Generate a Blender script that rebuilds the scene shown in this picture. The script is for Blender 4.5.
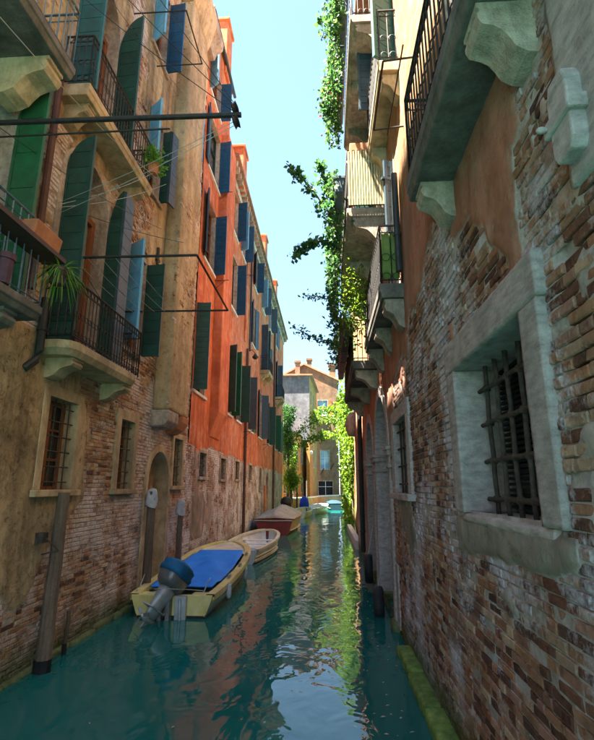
import bpy, math, random
import numpy as np
from mathutils import Vector, Matrix

random.seed(7)
RNG = np.random.default_rng(7)
for o in list(bpy.data.objects):
    bpy.data.objects.remove(o, do_unlink=True)
scene = bpy.context.scene
COL = scene.collection

# ------------------------------------------------------------------ camera
CAM_H = 2.5
PITCH = math.atan(117 / 480)
YAW = math.atan(30 * math.cos(PITCH) / 480)
cam_data = bpy.data.cameras.new('camera')
cam_data.sensor_fit = 'HORIZONTAL'
cam_data.sensor_width = 36
cam_data.lens = 36 * 480 / 594
cam_data.clip_start = 0.05
cam_data.clip_end = 2000
cam = bpy.data.objects.new('camera', cam_data)
cam.location = (0, 0, CAM_H)
cam.rotation_euler = (math.pi / 2 + PITCH, 0, YAW)
COL.objects.link(cam)
scene.camera = cam

# ------------------------------------------------------------------ sky and sun
SUN_EL = math.radians(69)
SUN_AZ = math.radians(-118)          # from +Y, towards -X
world = bpy.data.worlds.new('World')
scene.world = world
world.use_nodes = True
wt = world.node_tree
wt.nodes.clear()
w_out = wt.nodes.new('ShaderNodeOutputWorld')
w_bg = wt.nodes.new('ShaderNodeBackground')
w_sky = wt.nodes.new('ShaderNodeTexSky')
w_sky.sky_type = 'NISHITA'
w_sky.sun_disc = False
w_sky.sun_elevation = SUN_EL
w_sky.sun_rotation = SUN_AZ
w_sky.air_density = 1.0
w_sky.dust_density = 0.2
w_sky.ozone_density = 1.0
w_tint = wt.nodes.new('ShaderNodeMix')
w_tint.data_type = 'RGBA'
w_tint.blend_type = 'MULTIPLY'
w_tint.inputs[0].default_value = 1.0
w_tint.inputs[7].default_value = (0.76, 0.84, 0.86, 1)
wt.links.new(w_sky.outputs[0], w_tint.inputs[6])
w_haze = wt.nodes.new('ShaderNodeMix')
w_haze.data_type = 'RGBA'
w_haze.inputs[0].default_value = 0.78
w_haze.inputs[7].default_value = (0.31, 0.475, 0.63, 1)
wt.links.new(w_tint.outputs[2], w_haze.inputs[6])
wt.links.new(w_haze.outputs[2], w_bg.inputs[0])
w_bg.inputs[1].default_value = 0.11
wt.links.new(w_bg.outputs[0], w_out.inputs[0])

sun_data = bpy.data.lights.new('sun', 'SUN')
sun_data.energy = 5.0
sun_data.angle = math.radians(0.5)
sun_data.color = (1.0, 0.93, 0.80)
sun = bpy.data.objects.new('sun', sun_data)
to_sun = Vector((math.sin(SUN_AZ) * math.cos(SUN_EL), math.cos(SUN_AZ) * math.cos(SUN_EL), math.sin(SUN_EL)))
sun.rotation_euler = to_sun.to_track_quat('Z', 'Y').to_euler()
sun.location = (-20, 30, 40)
COL.objects.link(sun)

scene.view_settings.view_transform = 'Standard'
scene.view_settings.look = 'None'
scene.view_settings.gamma = 1
scene.view_settings.use_curve_mapping = False
scene.view_settings.exposure = 3.7
scene.render.engine = 'CYCLES'
scene.cycles.max_bounces = 8
scene.cycles.diffuse_bounces = 6

# ------------------------------------------------------------------ helpers
BASE = {}


def tag(o, label=None, cat=None, group=None, kind=None):
    if label: o['label'] = label
    if cat: o['category'] = cat
    if group: o['group'] = group
    if kind: o['kind'] = kind
    return o


def thing(name, loc, label, cat, group=None, rotz=0.0):
    o = bpy.data.objects.new(name, None)
    o.empty_display_size = 0.2
    o.location = loc
    o.rotation_euler = (0, 0, rotz)
    COL.objects.link(o)
    BASE[o.name] = Vector(loc)
    return tag(o, label, cat, group)


def root_base(p):
    while p is not None and p.name not in BASE:
        p = p.parent
    return BASE[p.name] if p is not None else Vector((0, 0, 0))


class MB:
    """collects geometry in world coordinates and links it as one mesh object"""
    def __init__(s):
        s.v = []; s.f = []

    def add(s, vs, fs):
        b = len(s.v)
        s.v.extend([tuple(p) for p in vs])
        s.f.extend([tuple(i + b for i in q) for q in fs])
        return s

    def box(s, x0, x1, y0, y1, z0, z1):
        vs = [(x, y, z) for z in (z0, z1) for y in (y0, y1) for x in (x0, x1)]
        return s.add(vs, [(0, 2, 3, 1), (4, 5, 7, 6), (0, 1, 5, 4), (2, 6, 7, 3), (0, 4, 6, 2), (1, 3, 7, 5)])

    def obox(s, c, ax, ay, az):
        """box with centre c and half-axis vectors"""
        c, ax, ay, az = map(Vector, (c, ax, ay, az))
        vs = [c + ax * i + ay * j + az * k for k in (-1, 1) for j in (-1, 1) for i in (-1, 1)]
        return s.add(vs, [(0, 2, 3, 1), (4, 5, 7, 6), (0, 1, 5, 4), (2, 6, 7, 3), (0, 4, 6, 2), (1, 3, 7, 5)])

    def tube(s, pts, r, n=6, r2=None, cap=True):
        pts = [Vector(p) for p in pts]
        m = len(pts)
        if r2 is None: r2 = r
        rings = []
        up = Vector((0, 0, 1))
        for i, p in enumerate(pts):
            t = (pts[min(i + 1, m - 1)] - pts[max(i - 1, 0)])
            if t.length < 1e-6: t = Vector((0, 0, 1))
            t.normalize()
            a = up if abs(t.z) < 0.9 else Vector((1, 0, 0))
            u = t.cross(a).normalized(); w = t.cross(u)
            rr = r + (r2 - r) * i / max(1, m - 1)
            rings.append([p + (u * math.cos(2 * math.pi * k / n) + w * math.sin(2 * math.pi * k / n)) * rr for k in range(n)])
        vs = [q for rg in rings for q in rg]
        fs = []
        for i in range(m - 1):
            for k in range(n):
                k2 = (k + 1) % n
                fs.append((i * n + k, i * n + k2, (i + 1) * n + k2, (i + 1) * n + k))
        if cap:
            fs.append(tuple(range(n - 1, -1, -1)))
            fs.append(tuple((m - 1) * n + k for k in range(n)))
        return s.add(vs, fs)

    def ring(s, c, R, r, nrm, N=14, n=4):
        nrm = Vector(nrm).normalized()
        a = Vector((0, 0, 1)) if abs(nrm.z) < 0.9 else Vector((1, 0, 0))
        u = nrm.cross(a).normalized(); w = nrm.cross(u)
        c = Vector(c)
        vs = []; fs = []
        for i in range(N):
            t = 2 * math.pi * i / N
            d = u * math.cos(t) + w * math.sin(t)
            for k in range(n):
                q = 2 * math.pi * k / n
                vs.append(c + d * (R + r * math.cos(q)) + nrm * (r * math.sin(q)))
        for i in range(N):
            for k in range(n):
                fs.append((i * n + k, ((i + 1) % N) * n + k, ((i + 1) % N) * n + (k + 1) % n, i * n + (k + 1) % n))
        return s.add(vs, fs)

    def lathe(s, prof, c, n=14, M4=None):
        """prof: list of (radius, height); axis z through c, or transformed by M4"""
        vs = []; fs = []
        for (r, h) in prof:
            for k in range(n):
                t = 2 * math.pi * k / n
                p = Vector((r * math.cos(t), r * math.sin(t), h))
                p = (M4 @ p) if M4 is not None else p + Vector(c)
                vs.append(p)
        for i in range(len(prof) - 1):
            for k in range(n):
                k2 = (k + 1) % n
                fs.append((i * n + k, i * n + k2, (i + 1) * n + k2, (i + 1) * n + k))
        fs.append(tuple(range(n - 1, -1, -1)))
        fs.append(tuple((len(prof) - 1) * n + k for k in range(n)))
        return s.add(vs, fs)

    def prism_y(s, prof, y0, y1):
        """closed profile [(x,z)] extruded along y"""
        n = len(prof)
        vs = [(x, y0, z) for x, z in prof] + [(x, y1, z) for x, z in prof]
        fs = [(i, (i + 1) % n, (i + 1) % n + n, i + n) for i in range(n)]
        fs += [tuple(range(n - 1, -1, -1)), tuple(range(n, 2 * n))]
        return s.add(vs, fs)

    def prism_x(s, prof, x0, x1):
        n = len(prof)
        vs = [(x0, y, z) for y, z in prof] + [(x1, y, z) for y, z in prof]
        fs = [(i, (i + 1) % n, (i + 1) % n + n, i + n) for i in range(n)]
        fs += [tuple(range(n - 1, -1, -1)), tuple(range(n, 2 * n))]
        return s.add(vs, fs)

    def build(s, name, mat, parent=None, bevel=0.0, smooth=False, label=None, local=False, kind=None, wobble=0.0):
        off = Vector((0, 0, 0)) if (local or parent is None) else root_base(parent)
        me = bpy.data.meshes.new(name)
        vs = [(p[0] - off[0], p[1] - off[1], p[2] - off[2]) for p in s.v]
        if wobble:
            vs = [(a + random.uniform(-wobble, wobble), b + random.uniform(-wobble, wobble), c + random.uniform(-wobble, wobble)) for a, b, c in vs]
        me.from_pydata(vs, [], s.f)
        me.materials.append(MAT[mat] if isinstance(mat, str) else mat)
        me.validate()
        import bmesh
        bm = bmesh.new(); bm.from_mesh(me)
        bmesh.ops.recalc_face_normals(bm, faces=bm.faces[:])
        bm.to_mesh(me); bm.free()
        if smooth:
            me.polygons.foreach_set('use_smooth', [True] * len(me.polygons))
        o = bpy.data.objects.new(name, me)
        COL.objects.link(o)
        if parent is not None: o.parent = parent
        if bevel:
            m = o.modifiers.new('bevel', 'BEVEL')
            m.width = bevel; m.segments = 2; m.limit_method = 'ANGLE'; m.angle_limit = math.radians(40)
        if label: o['label'] = label
        if kind: o['kind'] = kind
        return o


# ---- value noise in numpy
def _hash(ix, iy, seed):
    h = (ix.astype(np.int64) * 374761393 + iy.astype(np.int64) * 668265263 + seed * 1442695041) & 0xffffffff
    h = ((h ^ (h >> 13)) * 1274126177) & 0xffffffff
    return ((h ^ (h >> 16)) & 0xffff) / 65535.0


def vnoise(x, y, seed=0):
    x = np.asarray(x, float); y = np.asarray(y, float)
    ix = np.floor(x); iy = np.floor(y)
    fx = x - ix; fy = y - iy
    fx = fx * fx * (3 - 2 * fx); fy = fy * fy * (3 - 2 * fy)
    a = _hash(ix, iy, seed); b = _hash(ix + 1, iy, seed); c = _hash(ix, iy + 1, seed); d = _hash(ix + 1, iy + 1, seed)
    return (a * (1 - fx) + b * fx) * (1 - fy) + (c * (1 - fx) + d * fx) * fy


def fbm(x, y, seed=0, octv=4):
    t = 0; amp = 0.5; tot = 0
    for i in range(octv):
        t = t + amp * vnoise(x * 2 ** i + 17.3 * i, y * 2 ** i + 9.1 * i, seed + i)
        tot += amp; amp *= 0.5
    return t / tot


def sstep(a, b, x):
    t = np.clip((x - a) / (b - a), 0, 1)
    return t * t * (3 - 2 * t)


def noise3(p, sc, seed):
    x, y, z = p[:, 0] * sc, p[:, 1] * sc, p[:, 2] * sc
    return (fbm(x + 3.1, y, seed, 3) + fbm(y, z + 1.7, seed + 9, 3) + fbm(z, x, seed + 17, 3)) / 3 - .5


def rough_block(name, x0, x1, y0, y1, z0, z1, step, amp, mat, parent, seed=1, round_=0.015, label=None, shear=None):
    """eroded block: a box gridded on all sides, corners rounded, surface pushed in and out by noise"""
    import bmesh
    V = []; F = []
    idx = {}
    nx, ny, nz = [max(1, int(round((b - a) / step))) for a, b in ((x0, x1), (y0, y1), (z0, z1))]

    def vid(i, j, k):
        if (i, j, k) not in idx:
            idx[(i, j, k)] = len(V)
            V.append((x0 + (x1 - x0) * i / nx, y0 + (y1 - y0) * j / ny, z0 + (z1 - z0) * k / nz))
        return idx[(i, j, k)]
    for j in range(ny):
        for k in range(nz):
            F.append((vid(0, j, k), vid(0, j, k + 1), vid(0, j + 1, k + 1), vid(0, j + 1, k))); F.append((vid(nx, j, k), vid(nx, j + 1, k), vid(nx, j + 1, k + 1), vid(nx, j, k + 1)))
    for i in range(nx):
        for k in range(nz):
            F.append((vid(i, 0, k), vid(i + 1, 0, k), vid(i + 1, 0, k + 1), vid(i, 0, k + 1))); F.append((vid(i, ny, k), vid(i, ny, k + 1), vid(i + 1, ny, k + 1), vid(i + 1, ny, k)))
        for j in range(ny):
            F.append((vid(i, j, 0), vid(i, j + 1, 0), vid(i + 1, j + 1, 0), vid(i + 1, j, 0))); F.append((vid(i, j, nz), vid(i + 1, j, nz), vid(i + 1, j + 1, nz), vid(i, j + 1, nz)))
    P = np.array(V)
    lo = np.array([x0, y0, z0]); hi = np.array([x1, y1, z1]); c = (lo + hi) / 2
    onf = (np.abs(P - lo) < 1e-6) * -1.0 + (np.abs(P - hi) < 1e-6) * 1.0
    cnt = np.abs(onf).sum(1)
    nz_ = noise3(P, 5.0, seed) * .6 + noise3(P, 17.0, seed + 4) * .5
    chip = np.clip(noise3(P, 9.0, seed + 30) * 4, 0, 1)
    push = nz_ * amp - (cnt >= 2) * (round_ * (.5 + chip))
    P = P + onf / np.maximum(1, np.sqrt(cnt))[:, None] * push[:, None]
    if shear is not None: P = shear(P)
    off = np.array(root_base(parent))
    me = bpy.data.meshes.new(name); me.from_pydata([tuple(q) for q in P - off], [], F)
    me.polygons.foreach_set('use_smooth', [True] * len(me.polygons))
    me.materials.append(MAT[mat])
    o = bpy.data.objects.new(name, me); COL.objects.link(o); o.parent = parent
    if label: o['label'] = label
    return o


# ------------------------------------------------------------------ materials
MAT = {}


class NT:
    def __init__(s, name):
        m = bpy.data.materials.new(name); m.use_nodes = True
        s.m = m; s.t = m.node_tree; s.t.nodes.clear()
        s.out = s.t.nodes.new('ShaderNodeOutputMaterial')
        g = s.t.nodes.new('ShaderNodeNewGeometry')
        s.pos = g.outputs['Position']; s.nor = g.outputs['Normal']
        MAT[name] = m

    def link(s, a, b): s.t.links.new(a, b)

    def setin(s, sock, val):
        if hasattr(val, 'is_linked') or isinstance(val, bpy.types.NodeSocket): s.link(val, sock)
        else:
            if isinstance(val, (tuple, list)) and len(val) == 3 and sock.type == 'RGBA': val = (*val, 1)
            sock.default_value = val

    def noise(s, scale, detail=4, rough=0.55, stretch=None, dist=0.0, vec=None, off=0.0):
        n = s.t.nodes.new('ShaderNodeTexNoise')
        n.inputs['Scale'].default_value = scale; n.inputs['Detail'].default_value = detail
        n.inputs['Roughness'].default_value = rough; n.inputs['Distortion'].default_value = dist
        v = vec if vec is not None else s.pos
        if stretch or off:
            mp = s.t.nodes.new('ShaderNodeMapping')
            mp.inputs['Scale'].default_value = stretch or (1, 1, 1)
            mp.inputs['Location'].default_value = (off, off * .7, off * .3)
            s.link(v, mp.inputs['Vector']); v = mp.outputs[0]
        s.link(v, n.inputs['Vector'])
        return n.outputs['Fac']

    def voro(s, scale, feature='F1', stretch=None):
        n = s.t.nodes.new('ShaderNodeTexVoronoi'); n.feature = feature
        n.inputs['Scale'].default_value = scale
        v = s.pos
        if stretch:
            mp = s.t.nodes.new('ShaderNodeMapping'); mp.inputs['Scale'].default_value = stretch
            s.link(v, mp.inputs['Vector']); v = mp.outputs[0]
        s.link(v, n.inputs['Vector'])
        return n.outputs['Distance']

    def math(s, op, a, b=0.0, clamp=False):
        n = s.t.nodes.new('ShaderNodeMath'); n.operation = op; n.use_clamp = clamp
        s.setin(n.inputs[0], a); s.setin(n.inputs[1], b)
        return n.outputs[0]

    def ramp(s, fac, stops):
        n = s.t.nodes.new('ShaderNodeValToRGB')
        e = n.color_ramp.elements
        while len(e) < len(stops): e.new(0.5)
        for i, (p, c) in enumerate(stops):
            e[i].position = p
            e[i].color = (c, c, c, 1) if isinstance(c, (int, float)) else (*c, 1)
        s.setin(n.inputs[0], fac)
        return n.outputs[0]

    def mix(s, fac, a, b, mode='MIX'):
        n = s.t.nodes.new('ShaderNodeMix'); n.data_type = 'RGBA'; n.blend_type = mode
        s.setin(n.inputs[0], fac); s.setin(n.inputs[6], a); s.setin(n.inputs[7], b)
        return n.outputs[2]

    def attr(s, name):
        n = s.t.nodes.new('ShaderNodeAttribute'); n.attribute_name = name
        return n.outputs['Fac']

    def rand(s):
        return s.t.nodes.new('ShaderNodeObjectInfo').outputs['Random']

    def z(s):
        n = s.t.nodes.new('ShaderNodeSeparateXYZ'); s.link(s.pos, n.inputs[0]); return n.outputs[2]

    def xyz(s):
        n = s.t.nodes.new('ShaderNodeSeparateXYZ'); s.link(s.pos, n.inputs[0]); return n.outputs

    def bump(s, h, strength=0.5, dist=0.02, nrm=None):
        n = s.t.nodes.new('ShaderNodeBump'); n.inputs['Strength'].default_value = strength
        n.inputs['Distance'].default_value = dist
        s.link(h, n.inputs['Height'])
        if nrm is not None: s.link(nrm, n.inputs['Normal'])
        return n.outputs[0]

    def pbr(s, col, rough=0.85, bump=None, metal=0.0, spec=0.3, trans=None, coat=0.0):
        p = s.t.nodes.new('ShaderNodeBsdfPrincipled')
        s.setin(p.inputs['Base Color'], col); s.setin(p.inputs['Roughness'], rough)
        p.inputs['Metallic'].default_value = metal
        p.inputs['Specular IOR Level'].default_value = spec
        if coat: p.inputs['Coat Weight'].default_value = coat
        if bump is not None: s.link(bump, p.inputs['Normal'])
        sh = p.outputs[0]
        if trans is not None:
            t = s.t.nodes.new('ShaderNodeBsdfTranslucent'); s.setin(t.inputs[0], trans[1])
            mx = s.t.nodes.new('ShaderNodeMixShader'); mx.inputs[0].default_value = trans[0]
            s.link(sh, mx.inputs[1]); s.link(t.outputs[0], mx.inputs[2]); sh = mx.outputs[0]
        s.link(sh, s.out.inputs[0])
        return s


def wall_material(name, plaster, mortar, dirt=0.5, salt=0.0, algae_h=0.3, patch=(.5, .36, .22), patch_amt=0.35, bumpy=1.0, run=0.5, seed=0.0, force=False, low=None, pits=0.5, high=None):
    t = NT(name)
    n1 = t.noise(0.55, 5, .6, off=seed); n2 = t.noise(2.6, 8, .65, off=seed + 3); n3 = t.noise(22, 6, .7)
    n4 = t.noise(90, 3, .6)
    streak = t.noise(2.2, 5, .65, stretch=(1, 1.6, .16), off=seed + 5)
    f = t.math('ADD', t.math('MULTIPLY', n1, .55), t.math('MULTIPLY', n2, .45))
    k = len(plaster)
    pc = t.ramp(f, [(.32 + .36 * i / (k - 1), c) for i, c in enumerate(plaster)])
    if low:
        zl = t.math('ADD', t.z(), t.math('MULTIPLY', t.math('SUBTRACT', n2, .5), .3))
        pc = t.mix(t.ramp(t.math('SUBTRACT', zl, low[0] - .5), [(.46, 1.0), (.54, 0.0)]), pc, t.ramp(f, [(.32 + .36 * i / (len(low[1]) - 1), c) for i, c in enumerate(low[1])]))
    if high:
        zh = t.math('ADD', t.z(), t.math('MULTIPLY', t.math('SUBTRACT', n2, .5), .6))
        pc = t.mix(t.ramp(t.math('SUBTRACT', zh, high[0] - .5), [(.42, 0.0), (.58, 1.0)]), pc, t.ramp(f, [(.32 + .36 * i / (len(high[1]) - 1), c) for i, c in enumerate(high[1])]))
    pc = t.mix(t.math('MULTIPLY', t.ramp(n3, [(.3, 0.0), (.75, 1.0)]), .35), pc, (0.5, 0.5, 0.5), 'OVERLAY')
    # weathered patches where the top coat has gone
    pm = t.ramp(t.math('ADD', t.math('MULTIPLY', n2, .7), t.math('MULTIPLY', n3, .3)), [(.52, 0.0), (.62, 1.0)])
    pc = t.mix(t.math('MULTIPLY', pm, patch_amt), pc, patch)
    pc = t.mix(.75, pc, t.mix(1.0, pc, t.ramp(t.noise(.9, 6, .7, off=seed + 13), [(.36, .68), (.58, 1.05)]), 'MULTIPLY'))
    st = t.ramp(streak, [(.36, 1 - dirt), (.6, 1.0)])
    pc = t.mix(run, pc, t.mix(1.0, pc, st, 'MULTIPLY'))
    mc = t.ramp(t.math('ADD', t.math('MULTIPLY', n2, .5), t.math('MULTIPLY', n3, .5)), [(.3, mortar[0]), (.5, mortar[1]), (.72, mortar[2])])
    if salt:
        sm = t.ramp(t.noise(1.3, 6, .7, off=seed + 8), [(.5, 0.0), (.6, 1.0)])
        mc = t.mix(t.math('MULTIPLY', sm, salt), mc, (.62, .60, .62))
    a = t.math('ADD', 1.0 if force else t.attr('pl'), t.math('MULTIPLY', t.math('SUBTRACT', n3, .5), .5))
    am = t.ramp(a, [(.4, 0.0), (.56, 1.0)])
    col = t.mix(am, mc, pc)
    pn = t.noise(7.5, 9, .78, dist=.4, off=seed + 2)
    pit = t.ramp(pn, [(.33, 1.0), (.44, 0.0)])
    col = t.mix(t.math('MULTIPLY', pit, pits), col, t.mix(1.0, col, (.30, .24, .20), 'MULTIPLY'))
    # algae band just above the water line, ragged upper edge
    zz = t.math('ADD', t.z(), t.math('MULTIPLY', t.math('SUBTRACT', n2, .5), .5))
    al = t.ramp(t.math('DIVIDE', zz, max(algae_h, .01) * 2), [(.25, 1.0), (.75, 0.0)])
    col = t.mix(t.math('MULTIPLY', al, .85), col, t.ramp(n3, [(.3, (.02, .035, .008)), (.7, (.09, .13, .02))]))
    h = t.math('ADD', t.math('MULTIPLY', n2, .6), t.math('ADD', t.math('MULTIPLY', n3, .35), t.math('MULTIPLY', n4, .12)))
    h = t.math('ADD', h, t.math('MULTIPLY', t.math('MINIMUM', pn, .5), 1.4 * pits))
    t.pbr(col, .92, t.bump(h, .85 * bumpy, .035), spec=.15)


def brick_material(name, cols, salt_amt, salt_scale, salt_lo, dirt, seed=0.0, saltc=(.60, .58, .63)):
    t = NT(name)
    n2 = t.noise(2.2, 7, .65, off=seed); n3 = t.noise(26, 6, .7); n4 = t.noise(110, 3, .6)
    tint = t.math('ADD', t.attr('tint'), t.math('MULTIPLY', t.math('SUBTRACT', n3, .5), .45))
    k = len(cols)
    c = t.ramp(tint, [(.05 + .9 * i / (k - 1), q) for i, q in enumerate(cols)])
    c = t.mix(t.math('MULTIPLY', t.ramp(n2, [(.38, 1.0), (.56, 0.0)]), dirt), c, (.06, .045, .038))
    gr = t.ramp(t.noise(9.0, 7, .75, off=seed + 6), [(.36, 1.0), (.48, 0.0)])
    c = t.mix(t.math('MULTIPLY', gr, .65), c, t.mix(1.0, c, (.32, .27, .25), 'MULTIPLY'))
    sm = t.math('ADD', t.math('MULTIPLY', t.noise(salt_scale, 6, .7, off=seed + 4), .75), t.math('MULTIPLY', n3, .25))
    sm = t.ramp(sm, [(salt_lo, 0.0), (salt_lo + .1, 1.0)])
    c = t.mix(t.math('MULTIPLY', sm, salt_amt), c, saltc)
    zz = t.math('ADD', t.z(), t.math('MULTIPLY', t.math('SUBTRACT', n2, .5), .5))
    al = t.ramp(t.math('DIVIDE', zz, .7), [(.25, 1.0), (.75, 0.0)])
    c = t.mix(t.math('MULTIPLY', al, .8), c, t.ramp(n3, [(.3, (.02, .035, .008)), (.7, (.09, .13, .02))]))
    h = t.math('ADD', t.math('MULTIPLY', n3, .8), t.math('MULTIPLY', n4, .3))
    t.pbr(c, .92, t.bump(h, .8, .018), spec=.15)


def simple(name, cols, scale=6.0, rough=.7, bump=.3, bdist=.01, metal=0.0, spec=.3, stretch=None, obj=0.25, edge_dirt=0.3, detail=6, coat=0.0):
    t = NT(name)
    n = t.noise(scale, detail, .65, stretch=stretch)
    n2 = t.noise(scale * 9, 4, .65)
    f = t.math('ADD', t.math('MULTIPLY', n, .75), t.math('MULTIPLY', n2, .25))
    k = len(cols)
    c = t.ramp(f, [(.3 + .4 * i / max(1, k - 1), q) for i, q in enumerate(cols)])
    if obj:
        v = t.math('ADD', 1 - obj * .5, t.math('MULTIPLY', t.rand(), obj))
        cmb = t.t.nodes.new('ShaderNodeCombineColor')
        for i in range(3): t.link(v, cmb.inputs[i])
        c = t.mix(1.0, c, cmb.outputs[0], 'MULTIPLY')
    if edge_dirt:
        d = t.ramp(t.noise(1.7, 6, .7, stretch=(1, 1, .35)), [(.38, 1.0), (.58, 0.0)])
        c = t.mix(t.math('MULTIPLY', d, edge_dirt), c, (.05, .04, .03))
    t.pbr(c, rough, t.bump(f, bump, bdist), metal=metal, spec=spec, coat=coat)


# walls
wall_material('tan_wall', [(.34, .235, .125), (.53, .385, .21), (.64, .49, .29), (.62, .52, .36)], [(.22, .16, .10), (.44, .34, .24), (.62, .54, .44)], dirt=.62, run=.75, salt=.5, patch=(.30, .17, .08), patch_amt=.7, bumpy=1.4, pits=.95)
wall_material('orange_wall', [(.42, .10, .045), (.56, .145, .055), (.63, .20, .09), (.64, .27, .17)], [(.14, .10, .08), (.33, .27, .22), (.55, .52, .50)], dirt=.45, salt=.6, patch=(.70, .33, .22), patch_amt=.7, bumpy=.8, seed=11.0, pits=.3, run=.8, low=(3.62, [(.22, .17, .13), (.38, .33, .29), (.56, .54, .53)]))
wall_material('right_wall', [(.34, .13, .075), (.46, .19, .115), (.52, .26, .18), (.44, .29, .20)], [(.22, .17, .14), (.42, .35, .31), (.60, .55, .53)], dirt=.4, salt=.8, patch=(.46, .32, .22), patch_amt=.6, bumpy=1.0, seed=23.0, low=(3.8, [(.20, .165, .13), (.34, .29, .235), (.46, .42, .37)]), high=(6.7, [(.34, .17, .08), (.43, .23, .11), (.46, .28, .16)]))
wall_material('upper_right_wall', [(.50, .26, .11), (.58, .33, .15), (.50, .24, .13)], [(.2, .15, .1), (.3, .2, .14), (.4, .3, .2)], dirt=.4, patch=(.42, .2, .12), patch_amt=.4, seed=31.0)
wall_material('yellow_wall', [(.34, .17, .055), (.43, .22, .07), (.47, .26, .10)], [(.2, .14, .08), (.35, .24, .14), (.5, .4, .3)], dirt=.35, patch=(.5, .3, .14), patch_amt=.4, seed=41.0, force=True)
wall_material('grey_wall', [(.10, .10, .115), (.15, .15, .17), (.20, .195, .20)], [(.2, .2, .2), (.3, .3, .3), (.4, .4, .4)], dirt=.5, patch=(.3, .26, .22), patch_amt=.3, seed=47.0, force=True)
wall_material('brown_wall', [(.15, .085, .055), (.22, .13, .08), (.28, .175, .105)], [(.2, .14, .1), (.3, .2, .15), (.4, .3, .2)], dirt=.5, patch=(.2, .12, .08), patch_amt=.6, seed=53.0, force=True)
wall_material('garden_wall', [(.46, .25, .10), (.54, .31, .14), (.45, .33, .2)], [(.2, .14, .1), (.3, .2, .15), (.4, .3, .2)], dirt=.5, patch=(.3, .17, .1), patch_amt=.6, seed=59.0, force=True)
brick_material('left_bricks', [(.14, .07, .045), (.36, .18, .09), (.50, .29, .14), (.40, .21, .14), (.60, .44, .28)], .95, .8, .46, .4, 2.0, (.64, .56, .52))
brick_material('right_bricks', [(.11, .05, .036), (.30, .12, .07), (.44, .22, .12), (.36, .18, .13), (.54, .37, .24)], .85, .9, .485, .5, 9.0, (.62, .58, .64))
brick_material('low_bricks', [(.14, .075, .05), (.32, .18, .12), (.44, .30, .21), (.38, .24, .19)], .95, .9, .45, .5, 15.0, (.60, .58, .58))
wall_material('right_plaster', [(.26, .12, .07), (.36, .18, .11), (.42, .26, .18)], [(.1, .1, .1), (.2, .2, .2), (.3, .3, .3)], dirt=.5, patch=(.3, .22, .15), patch_amt=.6, force=True, algae_h=.01, seed=63.0)
for nm_, (src_) in {'tan_plaster': [(.34, .235, .125), (.53, .385, .21), (.64, .49, .29), (.62, .52, .36)], 'orange_plaster': [(.42, .10, .045), (.56, .145, .055), (.63, .20, .09), (.64, .27, .17)]}.items():
    wall_material(nm_, src_, [(.1, .1, .1), (.2, .2, .2), (.3, .3, .3)], dirt=.6, patch=(.27, .15, .07) if nm_[0] == 't' else (.7, .26, .17), patch_amt=.5, bumpy=1.3, force=True, algae_h=.01, seed=3.0, pits=.9 if nm_[0] == 't' else .3)
# stone, wood, metal
simple('stone', [(.23, .175, .135), (.45, .36, .28), (.60, .49, .39)], 9, .9, 1.0, .03, edge_dirt=.6)
simple('tan_stone', [(.28, .20, .11), (.50, .38, .22), (.60, .49, .32)], 4, .9, .6, .02, edge_dirt=.5)
simple('grey_stone', [(.25, .205, .19), (.47, .395, .37), (.64, .545, .52)], 9, .9, .9, .02, stretch=(1, .6, 2.2), edge_dirt=.3)
simple('dark_stone', [(.05, .047, .043), (.14, .125, .11), (.24, .21, .18)], 4, .9, .5, .02, edge_dirt=.55)
simple('white_stone', [(.42, .40, .36), (.62, .60, .55), (.70, .68, .62)], 5, .85, .3, .01, edge_dirt=.25)
simple('algae_stone', [(.045, .08, .02), (.16, .26, .05), (.36, .42, .12)], 6, .75, .6, .02, edge_dirt=.2)
simple('weedy_stone', [(.04, .055, .02), (.13, .16, .055), (.26, .27, .13)], 6, .8, .6, .02, edge_dirt=.3)
simple('green_paint', [(.005, .055, .022), (.008, .10, .038), (.012, .14, .05)], 5, .55, .2, .004, spec=.4, edge_dirt=.25, obj=.35)
simple('dark_green_paint', [(.008, .034, .025), (.012, .060, .044), (.020, .085, .060)], 5, .55, .2, .004, spec=.4, edge_dirt=.2, obj=.4)
simple('teal_paint', [(.010, .06, .065), (.018, .10, .105), (.03, .14, .14)], 5, .55, .2, .004, spec=.4, edge_dirt=.2, obj=.3)
simple('slate_paint', [(.018, .038, .055), (.030, .060, .085), (.048, .088, .12)], 5, .55, .2, .004, spec=.4, edge_dirt=.25, obj=.35)
simple('blue_paint', [(.007, .040, .080), (.010, .065, .13), (.02, .095, .18)], 5, .55, .2, .004, spec=.4, edge_dirt=.2, obj=.45)
simple('pale_blue_sheen', [(.10, .32, .50), (.15, .42, .62), (.22, .50, .68)], 5, .5, .2, .004, spec=.4, edge_dirt=.2, obj=.3)  # sky reflected on turned shutter leaves, put into the colour
simple('brown_wood', [(.13, .045, .018), (.24, .085, .03), (.32, .13, .05)], 3, .6, .3, .006, stretch=(6, 6, .6), edge_dirt=.3)
simple('grey_wood', [(.07, .05, .035), (.15, .11, .075), (.23, .18, .13)], 3, .9, .7, .012, stretch=(7, 7, .5), edge_dirt=.4)
simple('iron', [(.012, .012, .013), (.03, .028, .027), (.06, .042, .033)], 12, .6, .3, .004, metal=.3, edge_dirt=0)
simple('rusty_iron', [(.03, .024, .02), (.075, .058, .047), (.14, .115, .09)], 14, .8, .6, .006, metal=.2, edge_dirt=.2)
simple('blue_iron', [(.05, .09, .12), (.10, .16, .20), (.16, .22, .26)], 12, .5, .3, .004, metal=.3, edge_dirt=.2)
simple('pipe_brown', [(.045, .022, .018), (.085, .04, .03), (.12, .06, .045)], 5, .6, .2, .004, edge_dirt=.3)
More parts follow.
